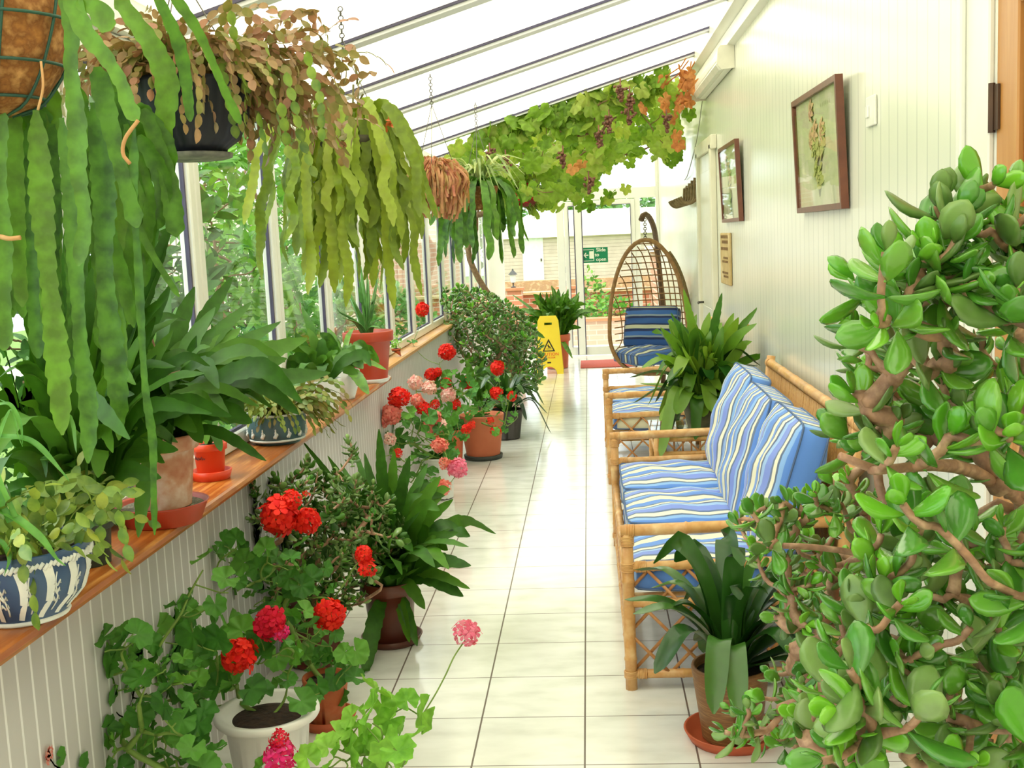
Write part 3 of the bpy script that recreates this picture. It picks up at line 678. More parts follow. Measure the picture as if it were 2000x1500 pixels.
def cushion(name, label, cat, c, size, rot, mat, group, bulge=.32, pinch=.10, seam=True):
    """soft boxed cushion; local x = depth, y = length, z = thickness; rot = tilt about the Y axis"""
    t = thing(name, label, cat, c, group); t.rotation_euler = (0, rot, 0)
    nx, ny = 16, 18; sx, sy, sz = size; V = []; idx = {}; F = []
    def P(u, v, s):
        x, y = (u - .5) * 2, (v - .5) * 2; e = max(abs(x), abs(y)); edge = (1 - abs(x) ** 6) * (1 - abs(y) ** 6)
        h = sz / 2 * (1 - bulge) + sz * bulge * (max(0, (1 - x * x) * (1 - y * y)) ** .6) * 1.1
        h += .006 * math.sin(x * 9 + y * 3) * edge + .005 * math.sin(y * 11 - x * 2) * edge
        r = 1 - .05 * (abs(x) ** 8 * abs(y) ** 8)
        return (x * sx / 2 * r * (1 - pinch * .25 * (1 - y * y) * abs(x) ** 3 * 0), y * sy / 2 * r, s * h)
    mb = MB()
    for s in (1, -1):
        base = mb.n; vs_ = [P(i / nx, j / ny, s) for j in range(ny + 1) for i in range(nx + 1)]
        fs = []
        for j in range(ny):
            for i in range(nx):
                a = j * (nx + 1) + i; q = (a, a + 1, a + nx + 2, a + nx + 1); fs.append(q if s > 0 else q[::-1])
        mb.v.append(np.array(vs_)); mb.f += [tuple(i + base for i in q) for q in fs]; mb.mi += [0] * len(fs); mb.n += len(vs_)
    n1 = (nx + 1) * (ny + 1)
    loop = [i for i in range(nx + 1)] + [j * (nx + 1) + nx for j in range(1, ny + 1)] + [ny * (nx + 1) + i for i in range(nx - 1, -1, -1)] + [j * (nx + 1) for j in range(ny - 1, 0, -1)]
    for k in range(len(loop)):
        a, b = loop[k], loop[(k + 1) % len(loop)]; mb.f.append((b, a, a + n1, b + n1)); mb.mi.append(0)
    V0 = np.concatenate(mb.v); PL['_c'] = (0, 0, 0)
    me = bpy.data.meshes.new('cover'); me.from_pydata(V0.tolist(), [], mb.f); me.materials.append(mat); me.polygons.foreach_set('use_smooth', [True] * len(mb.f))
    o = bpy.data.objects.new('cover', me); C.objects.link(o); o.parent = t
    if seam:
        for s in (1, -1):
            m2 = MB(); tube(m2, V0[[i + (0 if s > 0 else n1) for i in loop]], .0042, 5, closed=True)
            o2 = bpy.data.objects.new('piping', bpy.data.meshes.new('piping')); o2.data.from_pydata(np.concatenate(m2.v).tolist(), [], m2.f); o2.data.materials.append(PIPE); C.objects.link(o2); o2.parent = o
    return t
PIPE = M('blue_grey_piping', (92, 116, 156), (80, 104, 146), .8)
SEQ = [(3, (238, 234, 206)), (1, (96, 110, 142)), (3, (96, 144, 226)), (2, (140, 184, 240)), (1, (84, 104, 140)), (2.2, (242, 238, 214)), (1, (98, 118, 156)), (3, (128, 152, 232)), (1.6, (160, 196, 244)), (1, (86, 104, 144)), (1.6, (240, 236, 212)), (1, (110, 128, 160)), (2.6, (104, 150, 230))]
STRA = stripe_mat('blue_cream_stripe_cotton', SEQ, .33); STRB = stripe_mat('blue_cream_stripe_cotton_fine', SEQ[::-1], .27)
SEQD = [(2.5, (206, 206, 176)), (1, (34, 46, 86)), (4, (48, 90, 156)), (1.5, (34, 46, 90)), (1.2, (150, 164, 176)), (3, (62, 108, 180)), (2, (36, 50, 96))]
STRD = stripe_mat('navy_blue_cream_stripe_cotton', SEQD, .21)
L3 = ('nearest', 'middle', 'farthest')
for k in range(3):
    yc = 3.832 + (k + .5) * 1.858 / 3
    cushion('seat_cushion', '%s blue and cream striped seat cushion on the long near settee' % L3[k], 'cushion', (.42, yc, .392), (.60, .605, .115), .02, STRA, 'seat cushions on the long settee')
    cushion('back_cushion', '%s blue striped back cushion leaning in the long near settee' % L3[k], 'cushion', (.685 - .012 * (k == 1), yc, .665 + .015 * (k == 2)), (.52, .60, .15), -1.27, STRA if k != 1 else STRB, 'back cushions on the long settee', .4)
for k in range(2):
    yc = 7.15 + (k + .5) * 1.297 / 2
    cushion('seat_cushion', '%s striped seat cushion on the shorter far settee' % ('near', 'far')[k], 'cushion', (.42, yc, .392), (.60, .625, .12), .02, STRB, 'seat cushions on the shorter settee')
    cushion('back_cushion', '%s navy striped back cushion in the shorter far settee' % ('near', 'far')[k], 'cushion', (.70, yc, .65), (.48, .60, .13), -1.27, STRD, 'back cushions on the shorter settee')
# cane side table carrying the clivia, with a magazine rack frame
t = thing('cane_side_table', 'cane side table with glass top between the two settees', 'table', (.55, 6.32, 0))
x0, x1, y0, y1, zt = .335, .80, 6.02, 6.55, .50
for x in (x0, x1):
    for y in (y0, y1): m = MB(); cane(m, (x, y, 0), (x, y, zt), .017, .2); m.build('leg', CANE, t)
m = MB()
for a, b in (((x0, y0), (x1, y0)), ((x1, y0), (x1, y1)), ((x1, y1), (x0, y1)), ((x0, y1), (x0, y0))):
    for z in (zt - .012, zt - .09, .12): cane(m, (*a, z), (*b, z), .013, .25)
m.build('table_frame', CANE, t)
m = MB()
for k in range(11):
    u = k / 10; tube(m, [(x0 + .012, y0 + (y1 - y0) * u, zt - .09), (x0 + .012, y0 + (y1 - y0) * u, zt - .02)], .005, 5); tube(m, [(x0 + (x1 - x0) * u, y0 + .01, zt - .09), (x0 + (x1 - x0) * u, y0 + .01, zt - .02)], .005, 5)
    tube(m, [(x0 + (x1 - x0) * u, y0, .12), (x0 + (x1 - x0) * u, y0, zt - .10)], .0045, 5)
m.build('spindle_gallery', CANED, t)
box(MB(), (x0 - .02, y0 - .02, zt), (x1 + .02, y1 + .02, zt + .008)).build('glass_top', glass_mat('table_glass', (.85, .93, .88, 1), 1.6), t, False)
box(MB(), (x0, y0, .125), (x1, y1, .14)).build('shelf', M('dark_table_shelf', (70, 50, 38), (54, 38, 30), .5), t, False)

# hanging egg chair and its stand
A_, cc, zc = .40, np.array([.545, 10.75]), .63
HU, HL = .905, .37
nf = unit([-.42, -.90, 0]); side = unit(np.cross([0, 0, 1], nf))
def hz(z): return z * (HU if z > 0 else HL)
def egg(th, ph):
    wz = math.cos(th); e_ = 1.0 if wz > 0 else .8
    return np.array([cc[0], cc[1], zc]) + side * (1 if math.sin(th) >= 0 else -1) * A_ * abs(math.sin(th)) ** e_ + np.array([0, 0, 1]) * hz(wz)
t = thing('hanging_egg_chair', 'woven wicker egg chair hanging from a curved dark pole', 'chair', (cc[0], cc[1], zc - HL))
m = MB(); P = np.array([egg(a, 0) for a in np.linspace(0, 2 * math.pi, 48, endpoint=False)]); tube(m, P, .021, 8, closed=True); m.build('rim', WICKER, t)
m = MB()
def shell(x, z):
    """point on the shell behind opening position x,z in [-1,1] units"""
    rr = min(1, math.hypot(x, z)); d = .50 * math.sqrt(max(0, 1 - rr ** 2.4)); k = 1
    return np.array([cc[0], cc[1], zc]) + side * x * A_ * k + np.array([0, 0, 1]) * hz(z) - nf * d * (1.0 - .12 * z)
for k in range(-6, 7):
    x = k / 6.6; zz_ = math.sqrt(max(0, 1 - x * x)) * .98
    tube(m, [shell(x, z) for z in np.linspace(-zz_, zz_, 26)], .0058, 5)
for k in range(-5, 15):
    z = k / 14.6 if k > 0 else k / 5.6; xx = math.sqrt(max(0, 1 - z * z)) * .98
    tube(m, [shell(x, z) for x in np.linspace(-xx, xx, 22)], .0058, 5)
m.build('woven_shell', WICKER, t)
m = MB()
P = np.array([shell(x, z) for x, z in [(math.sin(a) * .985, math.cos(a) * .985) for a in np.linspace(.5, 2.6, 30)]]) + side * .012
tube(m, P, .016, 6); m.build('braided_edge', M('seagrass_braid', (150, 126, 80), (118, 96, 58), .8, 80, bmp=.6), t)
top = egg(0, 0)
m = MB()
for k in range(9): ring(m, top + np.array([.0, .0, .02 + k * .021]), (1, 0, 0) if k % 2 else (0, 1, 0), .014, .0042, 10, 5)
m.build('chain', STEEL, t)
hook = top + np.array([0, 0, .225])
t = thing('egg_chair_stand', 'curved dark pole stand holding up the wicker egg chair', 'chair stand', (.6, 11.3, 0))
m = MB(); P = spline([hook + np.array([-.035, -.02, -.04]), hook + np.array([-.02, 0, .0]), hook + np.array([.03, .08, .005]), hook + np.array([.10, .28, -.12]), (.70, 11.42, 1.35), (.735, 11.5, .9), (.74, 11.52, .4), (.72, 11.5, .05)], 40); tube(m, P, .027, 10); m.build('pole', POLE, t)
m = MB(); ring(m, (.56, 11.0, .03), (0, 0, 1), .36, .025, 40, 8); tube(m, [(.72, 11.5, .05), (.62, 11.34, .03)], .025, 8); m.build('base_ring', POLE, t)
cushion('seat_cushion', 'navy and cream striped seat cushion inside the hanging egg chair', 'cushion', (.54, 10.86, .43), (.48, .60, .13), .0, STRD, 'egg chair cushions').rotation_euler = (0, -.06, .42)
e = cushion('back_cushion', 'blue striped back cushion propped inside the hanging egg chair', 'cushion', (.60, 11.05, .68), (.54, .40, .13), 0, STRD, 'egg chair cushions'); e.rotation_euler = (math.radians(74), 0, -.42)

# ================================================================== OUTSIDE
GRND = M('pale_paving', (234, 228, 214), (220, 212, 196), .9, 2); LAWN = M('garden_grass', (120, 150, 70), (96, 126, 56), .95, 12, bmp=.5)
o = box(MB(), (-14, 15.1, -.12), (12, 17.0, -.03)).build('patio', GRND, None, False); o['kind'] = 'structure'
o = box(MB(), (-16, 17.0, -.6), (14, 62, -.35)).build('ground_far', LAWN, None, False); o['kind'] = 'structure'
o = box(MB(), (-16, -4, -.14), (-1.45, 15.1, -.04)).build('ground_side', LAWN, None, False); o['kind'] = 'structure'
G_A = [(70, 120, 40), (110, 168, 60), (150, 200, 80), (90, 150, 60)]; G_B = [(60, 110, 50), (90, 150, 70), (130, 180, 100)]
OUTA = leafmat('garden_leaf_bright', G_A, .5, .35); OUTB = leafmat('garden_leaf_blue_green', G_B, .5, .3)
OUTD = leafmat('garden_leaf_dark', [(40, 84, 30), (58, 108, 38), (76, 128, 46)], .5, .2)
def shrub(name, label, cat, c, R, n, size, mat, group=None, tp=T_OV, dens=1):
    t = thing(name, label, cat, (c[0], c[1], -.05), group)
    tr = Tree((c[0], c[1], -.08)); m = MB(); lf = MB()
    for k in range(max(10, n // 45)):
        d = unit(rv()); d[2] = abs(d[2]) * .9 - .15; q = np.array(c) + d * R * rng.uniform(.4, .95); tr.tip(q, .0, .05)
    tr.mesh(m, .006, .5, .07, 6); m.build('stem', BARK, t)
    for k in range(n):
        d = unit(rv()); q = np.array(c) + d * R * (rng.uniform(.35, 1.0) ** .5) * (1 + .12 * math.sin(d[0] * 7 + d[2] * 9))
        if q[2] < .02: continue
        inst(lf, tp, q, unit(d * .6 + rv(.6) + [0, 0, .1]), unit(rv(.5) + [0.3, -.2, 1]), size * rng.uniform(.7, 1.3))
    lf.build('foliage', mat, t); return t
SH = [((-2.7, 7.6, 1.5), (.7, 1.0, 1.5), 'tall bright shrub pressed outside the nearest left windows', OUTA),
      ((-2.9, 9.6, .95), (.55, .8, .95), 'leafy low shrub outside the windows behind the aloe', OUTA),
      ((-3.6, 12.4, 2.1), (.8, 1.1, 1.5), 'tall pale shrub outside beyond the netting fence', OUTA),
      ((-2.6, 11.6, .6), (.45, .7, .62), 'small blue-green bush outside below the sill', OUTB),
      ((-2.55, 14.4, .5), (.5, .8, .55), 'round dark bush outside near the brick house', OUTB),
      ((-2.5, 4.9, 1.25), (.75, 1.3, 1.45), 'dark shrub outside behind the hanging cactus stems', OUTD)]
for i, (c, R, lb, mt) in enumerate(SH): shrub('garden_shrub', lb, 'shrub', c, np.array(R), 2800 if i == 5 else (1500 if i < 3 else 1000), .11, mt, 'garden shrubs outside the left windows')
t = thing('netting_fence', 'pale netting fence outside the second left window', 'fence', (-3.3, 10, -.05)); m = MB()
for k in range(24): tube(m, [(-3.25, 8.0 + k * .13, -.04), (-3.25, 8.0 + k * .13, 1.75)], .006, 4)
for k in range(14): tube(m, [(-3.25, 8.0, .05 + k * .13), (-3.25, 11.0, .05 + k * .13)], .006, 4)
tag(m.build('netting', M('grey_fence_net', (150, 152, 130), (120, 122, 104), .8), t), kind=None)
for y in (8.0, 9.5, 11.0): m = MB(); box(m, (-3.32, y - .04, -.04), (-3.24, y + .04, 1.85)); m.build('post', M('fence_post_wood', (190, 180, 156), (170, 158, 134), .8), t, False)
PLAST = M('cream_render', (232, 228, 206), (222, 216, 192), .85, 2); GREYR = M('grey_slate_roof', (172, 170, 168), (150, 148, 150), .8, 3)
t = thing('garden_building', 'low cream garage beyond the left windows', 'building', (-5, 19, -.3))
box(MB(), (-7.6, 18.0, -.35), (-4.2, 21, 2.35)).build('wall', PLAST, t, False)
m = MB(); m.add([(-7.8, 17.8, 2.35), (-4.05, 17.8, 2.35), (-4.05, 21.2, 2.35), (-7.8, 21.2, 2.35), (-7.8, 19.5, 3.1), (-4.05, 19.5, 3.1)], [(0, 1, 5, 4), (1, 2, 5), (2, 3, 4, 5), (3, 0, 4), (3, 2, 1, 0)]); m.build('roof', GREYR, t, False)
for z in (.5, 1.2):
    m = MB(); box(m, (-4.21, 18.6, z), (-4.16, 20.4, z + .12)); m.build('green_band', M('teal_green_band', (60, 140, 116), (50, 124, 100), .6), t, False)
t = thing('brick_house', 'red brick house wall with pale roof seen through the far left windows', 'building', (-4.4, 30, -.35))
BRK = brick_mat('red_brick', (210, 156, 130), (192, 134, 108), (220, 206, 190), 1.6)
box(MB(), (-7.5, 28, -.35), (-4.1, 36, 2.5)).build('wall', BRK, t, False)
m = MB(); m.add([(-7.8, 27.7, 2.5), (-3.9, 27.7, 2.5), (-3.9, 36.3, 2.5), (-7.8, 36.3, 2.5), (-5.85, 27.7, 4.2), (-5.85, 36.3, 4.2)], [(0, 1, 4), (1, 2, 5, 4), (2, 3, 5), (3, 0, 4, 5), (3, 2, 1, 0)]); m.build('roof', GREYR, t, False)
# timber shed beyond the sliding door
t = thing('timber_shed', 'long cream boarded shed with white door beyond the garden', 'shed', (-.4, 49, -.35))
PLK = panel_mat('cream_shiplap', .15, ((222, 200, 182), (208, 186, 168)), (168, 148, 132), .05, .8, axis=2)
A0 = np.array([-4.1, 47.5]); B0 = np.array([6.5, 50.5])
def wallq(z0, z1, z2, th=0):
    return [(A0[0], A0[1] - th, z0), (B0[0], B0[1] - th, z0), (B0[0], B0[1] - th, z2), (A0[0], A0[1] - th, z1)]
m = MB(); F0 = wallq(-.36, 1.62, 1.62); F1 = [(x, y + 4, z) for x, y, z in F0]; m.add(F0 + F1, [(0, 1, 2, 3), (5, 4, 7, 6), (0, 3, 7, 4), (1, 5, 6, 2), (3, 2, 6, 7)]); m.build('boarded_wall', PLK, t, False)
m = MB(); m.add([(A0[0] - .3, A0[1] - .3, 1.60), (B0[0] + .3, B0[1] - .3, 1.60), (B0[0] - .8, B0[1] + 2.2, 2.75), (A0[0] + 1.8, A0[1] + 2.2, 2.75), (A0[0] - .3, A0[1] + 4.4, 1.6), (B0[0] + .3, B0[1] + 4.4, 1.6)], [(0, 1, 2, 3), (3, 2, 5, 4), (1, 5, 2), (4, 0, 3), (0, 4, 5, 1)]); m.build('roof', M('pale_corrugated_roof', (222, 214, 190), (206, 196, 172), .7, 4), t, False)
d = (B0 - A0) / np.linalg.norm(B0 - A0)
def onw(u0, u1, z0, z1, nm, mat, e=.06):
    m = MB(); a = A0 + d * u0; b = A0 + d * u1; n2 = np.array([d[1], -d[0]]) * e
    L = [(a[0], a[1]), (b[0], b[1]), (b[0] + n2[0], b[1] + n2[1]), (a[0] + n2[0], a[1] + n2[1])]
    m.add([(x, y, z0) for x, y in L] + [(x, y, z1) for x, y in L], BF); return m.build(nm, mat, t, False)
onw(1.38, 2.28, -.30, 1.60, 'door', M('white_shed_door', (244, 244, 232), None, .5)); onw(2.15, 2.2, .6, .72, 'door_handle', BRASSH, .1); onw(3.0, 3.05, -.3, 1.6, 'corner_board', PLAST, .08)
# brick garden walls, piers and lanterns
t = thing('low_brick_wall', 'low brick wall with tiled coping edging the patio outside the sliding door', 'garden wall', (0, 17, -.03))
BRB = brick_mat('buff_brick', (206, 180, 160), (190, 160, 140), (214, 204, 186), 1.0)
box(MB(), (-3.5, 16.8, -.1), (3.0, 17.02, .33)).build('brickwork', BRB, t, False); box(MB(), (-3.52, 16.76, .33), (3.02, 17.06, .37)).build('coping', M('orange_coping', (216, 140, 100), (196, 122, 86), .8), t, False)
t = thing('terrace_brick_wall', 'stepped red brick terrace wall beyond the patio', 'garden wall', (0, 22, -.35))
box(MB(), (-3.6, 22.0, -.4), (3.2, 22.25, .50)).build('brickwork', brick_mat('orange_brick', (214, 136, 104), (196, 116, 88), (226, 208, 186), 1.3), t, False)
box(MB(), (-3.6, 21.95, .50), (3.2, 22.3, .55)).build('coping', M('buff_coping', (226, 196, 150), (206, 176, 130), .8), t, False)
box(MB(), (-2.6, 23.4, -.4), (3.2, 23.7, .72)).build('upper_course', M('mixed_rubble_wall', (226, 196, 150), (190, 150, 112), .9, 14, c3=(206, 170, 120)), t, False)
for i, (x, y) in enumerate(((-1.45, 21.6), (-.42, 21.4))):
    t = thing('brick_pier', ('left', 'right')[i] + ' brick garden pier outside carrying a lantern', 'pier', (x, y, -.35), 'brick piers')
    box(MB(), (x - .17, y - .17, -.4), (x + .17, y + .17, .62)).build('brickwork', MC['orange_brick'], t, False); box(MB(), (x - .2, y - .2, .62), (x + .2, y + .2, .67)).build('cap', MC['orange_coping'], t, False)
    t = thing('garden_lantern', 'black garden lantern on the %s brick pier' % ('left', 'right')[i], 'lantern', (x, y, .67), 'lanterns on the piers')
    LM = M('black_lantern_metal', (70, 68, 66), None, .5); m = MB(); lathe(m, (x, y, .67), [(.05, 0), (.05, .02), (.015, .03), (.015, .09), (.05, .10)], 12); m.build('stem', LM, t)
    m = MB(); lathe(m, (x, y, .77), [(.045, 0), (.065, .15)], 6); m.build('lamp_glass', M('milky_lamp_glass', (230, 230, 224), None, .3), t, False)
    m = MB(); lathe(m, (x, y, .92), [(.09, 0), (.02, .08), (.012, .11)], 6); m.build('cap', LM, t, False)
t = thing('brick_outhouse', 'red brick outhouse glimpsed through the wicker egg chair', 'building', (1.9, 20.5, -.35))
box(MB(), (1.14, 19.2, -.4), (3.5, 21, 1.28)).build('wall', BRK, t, False); box(MB(), (1.05, 19.1, 1.28), (3.6, 21.1, 1.36)).build('flat_roof', PLAST, t, False); box(MB(), (1.6, 19.17, -.3), (2.1, 19.21, 1.0)).build('window', WHITE, t, False)
shrub('garden_shrub', 'yellow-green planting in the bed behind the low patio wall', 'shrub', (.30, 17.7, .3), np.array((.75, .4, .33)), 500, .10, OUTA)
shrub('garden_shrub', 'thin climbing bush against the terrace wall outside the sliding door', 'shrub', (.05, 21.4, .35), np.array((.3, .25, .6)), 260, .10, OUTA)
shrub('garden_tree', 'bright tree crown above the shed roof', 'tree', (-.35, 56, 3.1), np.array((1.0, .8, 1.0)), 500, .35, OUTA)
shrub('garden_tree', 'paler tree crown further right above the shed', 'tree', (2.0, 58, 3.0), np.array((1.6, .8, .8)), 400, .35, OUTB)
shrub('garden_tree', 'grey-green tree behind the left end of the shed', 'tree', (-4.6, 54, 2.5), np.array((1.8, 1.2, 1.8)), 700, .35, OUTB)
shrub('garden_tree', 'tall garden tree outside beyond the cream garage', 'tree', (-6.5, 24, 3.2), np.array((1.6, 1.6, 1.8)), 1300, .2, OUTA)

# ================================================================== PLANTS
L_EPI = leafmat('epiphyllum_green', [(50, 96, 24), (76, 126, 32), (108, 150, 44), (58, 108, 30), (88, 138, 36)], .42, .2, mottle=.4)
L_EPIY = leafmat('epiphyllum_yellow_green', [(104, 128, 26), (142, 162, 38), (166, 180, 56), (120, 146, 32)], .45, .25)
L_EPID = leafmat('epiphyllum_dark_green', [(50, 94, 24), (68, 116, 30), (96, 146, 42), (58, 104, 26)], .5, .22, .35)
L_JADE = leafmat('jade_leaf', [(66, 128, 40), (92, 156, 46), (122, 180, 60), (74, 138, 44)], .22, .06, .5, .22, .35)
L_JADEG = leafmat('jade_leaf_grey_green', [(84, 118, 54), (112, 146, 72), (146, 176, 100), (96, 132, 62)], .35, .06, .5, .25, .15)
L_JNEW = leafmat('jade_new_leaf', [(110, 182, 44), (134, 200, 56), (92, 168, 40)], .2, .1, .5, .12, .35)
L_CLIV = leafmat('clivia_leaf', [(30, 70, 24), (46, 92, 30), (74, 120, 46), (36, 80, 26)], .28, .12, .5, .15, .2)
L_CLIVY = leafmat('clivia_bright_leaf', [(88, 136, 36), (120, 164, 44), (150, 186, 60), (70, 120, 40)], .35, .28, .5, .15, .1)
L_GER = leafmat('geranium_leaf', [(58, 116, 40), (82, 146, 50), (112, 172, 62), (70, 130, 44)], .6, .25)
L_GERB = leafmat('geranium_bright_leaf', [(104, 170, 44), (130, 192, 62), (150, 204, 80)], .6, .3)
L_VINE = leafmat('grapevine_leaf', [(110, 150, 44), (146, 182, 62), (176, 202, 90), (200, 212, 110), (128, 168, 52)], .55, .5)
L_DRY = leafmat('dry_vine_leaf', [(206, 130, 70), (186, 104, 60), (216, 150, 90)], .8, .3)
L_XMAS = leafmat('christmas_cactus_pad', [(96, 122, 44), (134, 146, 60), (158, 150, 76), (150, 116, 66), (112, 136, 50)], .45, .15)
L_XMASG = leafmat('green_cactus_pad', [(66, 104, 36), (92, 132, 44), (122, 158, 56), (150, 160, 60)], .45, .15)
L_PINKP = leafmat('brownish_cactus_pad', [(150, 128, 78), (166, 134, 96), (136, 142, 66), (120, 140, 58), (176, 128, 104)], .5, .2)
L_RED = leafmat('red_trailing_stem', [(200, 116, 96), (214, 146, 116), (186, 128, 84), (176, 150, 88), (218, 122, 116), (206, 170, 120)], .6, .2)
L_ALOE = leafmat('aloe_leaf', [(66, 124, 54), (88, 148, 68), (106, 160, 82)], .35, .06)
L_VARI = leafmat('variegated_leaf', [(120, 160, 70), (190, 206, 130), (90, 140, 56), (206, 214, 160)], .45, .3)
L_BLADE = leafmat('spider_plant_blade', [(70, 136, 48), (90, 156, 56), (120, 176, 84)], .4, .25)
P_RED = leafmat('scarlet_petal', [(236, 36, 22), (248, 56, 30), (226, 24, 24)], .6, .25, .3, .08)
P_CRIM = leafmat('crimson_petal', [(214, 14, 50), (226, 24, 72), (200, 10, 40)], .6, .25, .3, .08)
P_MAG = leafmat('magenta_petal', [(230, 40, 128), (242, 70, 150), (220, 30, 90)], .6, .25, .3, .08)
P_PINK = leafmat('pink_petal', [(246, 132, 168), (250, 156, 186), (240, 112, 150)], .6, .3, .3, .08)
P_SALM = leafmat('salmon_petal', [(246, 140, 128), (250, 164, 148), (240, 120, 112)], .6, .3, .3, .08)
P_BLUSH = leafmat('blush_petal', [(250, 206, 200), (252, 224, 220), (246, 170, 170)], .6, .3, .3, .08)

def pot(t, c, rt, rb, h, mat, style='rim', soilmat=None, flute=None, name='pot', sq=0):
    m = MB(); w_ = .008 if rt < .12 else .011
    if style == 'rim': pr = [(rb, 0), (rb * 1.0, .002), (rb + (rt * .9 - rb) * .78, h * .78), (rt * .965, h * .80), (rt * .985, h * .81), (rt, h * .98), (rt - .002, h), (rt - w_, h), (rt - w_ - .002, h * .9), (rb * .8, h * .86)]
    elif style == 'bowl': pr = [(rb, 0), (rb * 1.02, .01), (rt * .80, h * .30), (rt * .97, h * .72), (rt, h * .98), (rt - .003, h), (rt - w_, h), (rt - w_ * 1.6, h * .86), (rb * .6, h * .84)]
    elif style == 'lip': pr = [(rb, 0), (rb, .003), (rt * .80, h * .86), (rt * .84, h * .88), (rt * .97, h * .90), (rt, h * .93), (rt, h * .98), (rt - .006, h), (rt * .84, h * .985), (rt * .80, h * .92), (rb * .7, h * .86)]
    else: pr = [(rb, 0), (rb, .002), (rt, h * .97), (rt - .002, h), (rt - w_, h), (rt - w_ - .002, h * .88), (rb * .7, h * .86)]
    lathe(m, c, pr, 56 if flute else 40, flute, 0, sq); m.build(name, mat, t)
    m = MB(); rs = {'lip': rt * .795, 'bowl': rt * .90}.get(style, rt * .90); zz_ = h * .885
    lathe(m, c, [(rs * .97, zz_ - .012), (rs, zz_), (rs * .6, zz_ + .006), (rs * .1, zz_ + .01)], 28, None, 0, sq); m.build('soil', soilmat or SOIL, t)
    return c[2] + h * .885
def saucer(c, r, h, label, mat):
    m = MB(); lathe(m, c, [(r * .86, 0), (r * .88, .001), (r, h), (r - .004, h + .001), (r - .008, h), (r * .86, .006), (r * .2, .006)], 40)
    t = thing('plant_saucer', label, 'saucer', c); m.build('dish', mat, t); return t
def chainhang(t, c, R, z0, ztop, n=3, mat=None):
    m = MB(); jn = np.array([c[0], c[1], z0 + (ztop - z0) * .72])
    for k in range(n):
        a = 2 * math.pi * k / n + .5; tube(m, [(c[0] + R * math.cos(a), c[1] + R * math.sin(a), z0), jn], .0018, 5)
    m.build('hanging_wire', mat or STEEL, t); m = MB(); z = jn[2]; k = 0
    while z < ztop: ring(m, (c[0], c[1], z + .008), (1, 0, 0) if k % 2 else (0, 1, 0), .009, .0022, 8, 4); z += .0155; k += 1
    m.build('chain', mat or STEEL, t)
def hangstem(mb, c, az, rout, drop, wd, up=.05, r0=.06, n=46, face=None, tooth=.032, amp=.2, pinch=.35, wob=.02, fold=.14):
    d = np.array([math.cos(az), math.sin(az), 0]); P = [np.array(c) + d * r0, np.array(c) + d * (r0 + rout * .55) + [0, 0, up], np.array(c) + d * (r0 + rout) + [0, 0, -drop * .15]]
    k = 4
    for i in range(1, k + 1): P.append(np.array(c) + d * (r0 + rout * (1 + .06 * i)) + [rng.normal() * wob, rng.normal() * wob, -drop * (.15 + .85 * i / k)])
    L = drop + rout; n = nsec(L, tooth); f = face if face is not None else unit(d * .6 + rv(.35) * [1, 1, .1] + [.1, -.7, .25])
    ribbon(mb, spline(P, n), scallop(n, L, wd, tooth, amp, pinch, (.1, .07)), f, fold)
def traced(mb, pix, Ys, wd, n=60, tooth=.034, amp=.2, pinch=.3, face=(.25, -1, .05), fold=.14, taper=(.06, .06)):
    Y = np.linspace(Ys[0], Ys[1], len(pix)); P = np.array([pt(x, y, Yk) for (x, y), Yk in zip(pix, Y)])
    L = np.linalg.norm(np.diff(P, axis=0), axis=1).sum(); f = unit(np.array(face) + rv(.2)); n = nsec(L, tooth)
    ribbon(mb, spline(P, n), scallop(n, L, wd, tooth, amp, pinch, taper), f, fold)

# ---- 1. nearest hanging basket, orchid cactus
bc = np.array([-1.12, 2.13, 1.875]); HG = 'hanging baskets along the left windows'
t = thing('hanging_orchid_cactus', 'orchid cactus with very long strap stems in a coir-lined basket, nearest and at top left', 'hanging plant', bc, HG)
m = MB(); lathe(m, bc, [(.03, 0), (.08, .02), (.125, .08), (.155, .17), (.165, .25), (.15, .25), (.13, .2), (.02, .19)], 40); m.build('coir_liner', COIR, t)
m = MB()
for z, r in ((.25, .17), (.17, .161), (.09, .134), (.03, .09)): ring(m, bc + [0, 0, z], (0, 0, 1), r + .002, .0032, 48, 6)
for k in range(10):
    a = k * math.pi / 5 + .2; P = [bc + [r * math.cos(a + z * .8), r * math.sin(a + z * .8), z] for z, r in ((0, .03), (.02, .086), (.08, .131), (.17, .161), (.25, .17))]; tube(m, spline(P, 16), .003, 6)
m.build('wire_frame', WIRE, t); chainhang(t, bc, .165, bc[2] + .25, zroof(bc[0]) - .02)
m = MB()
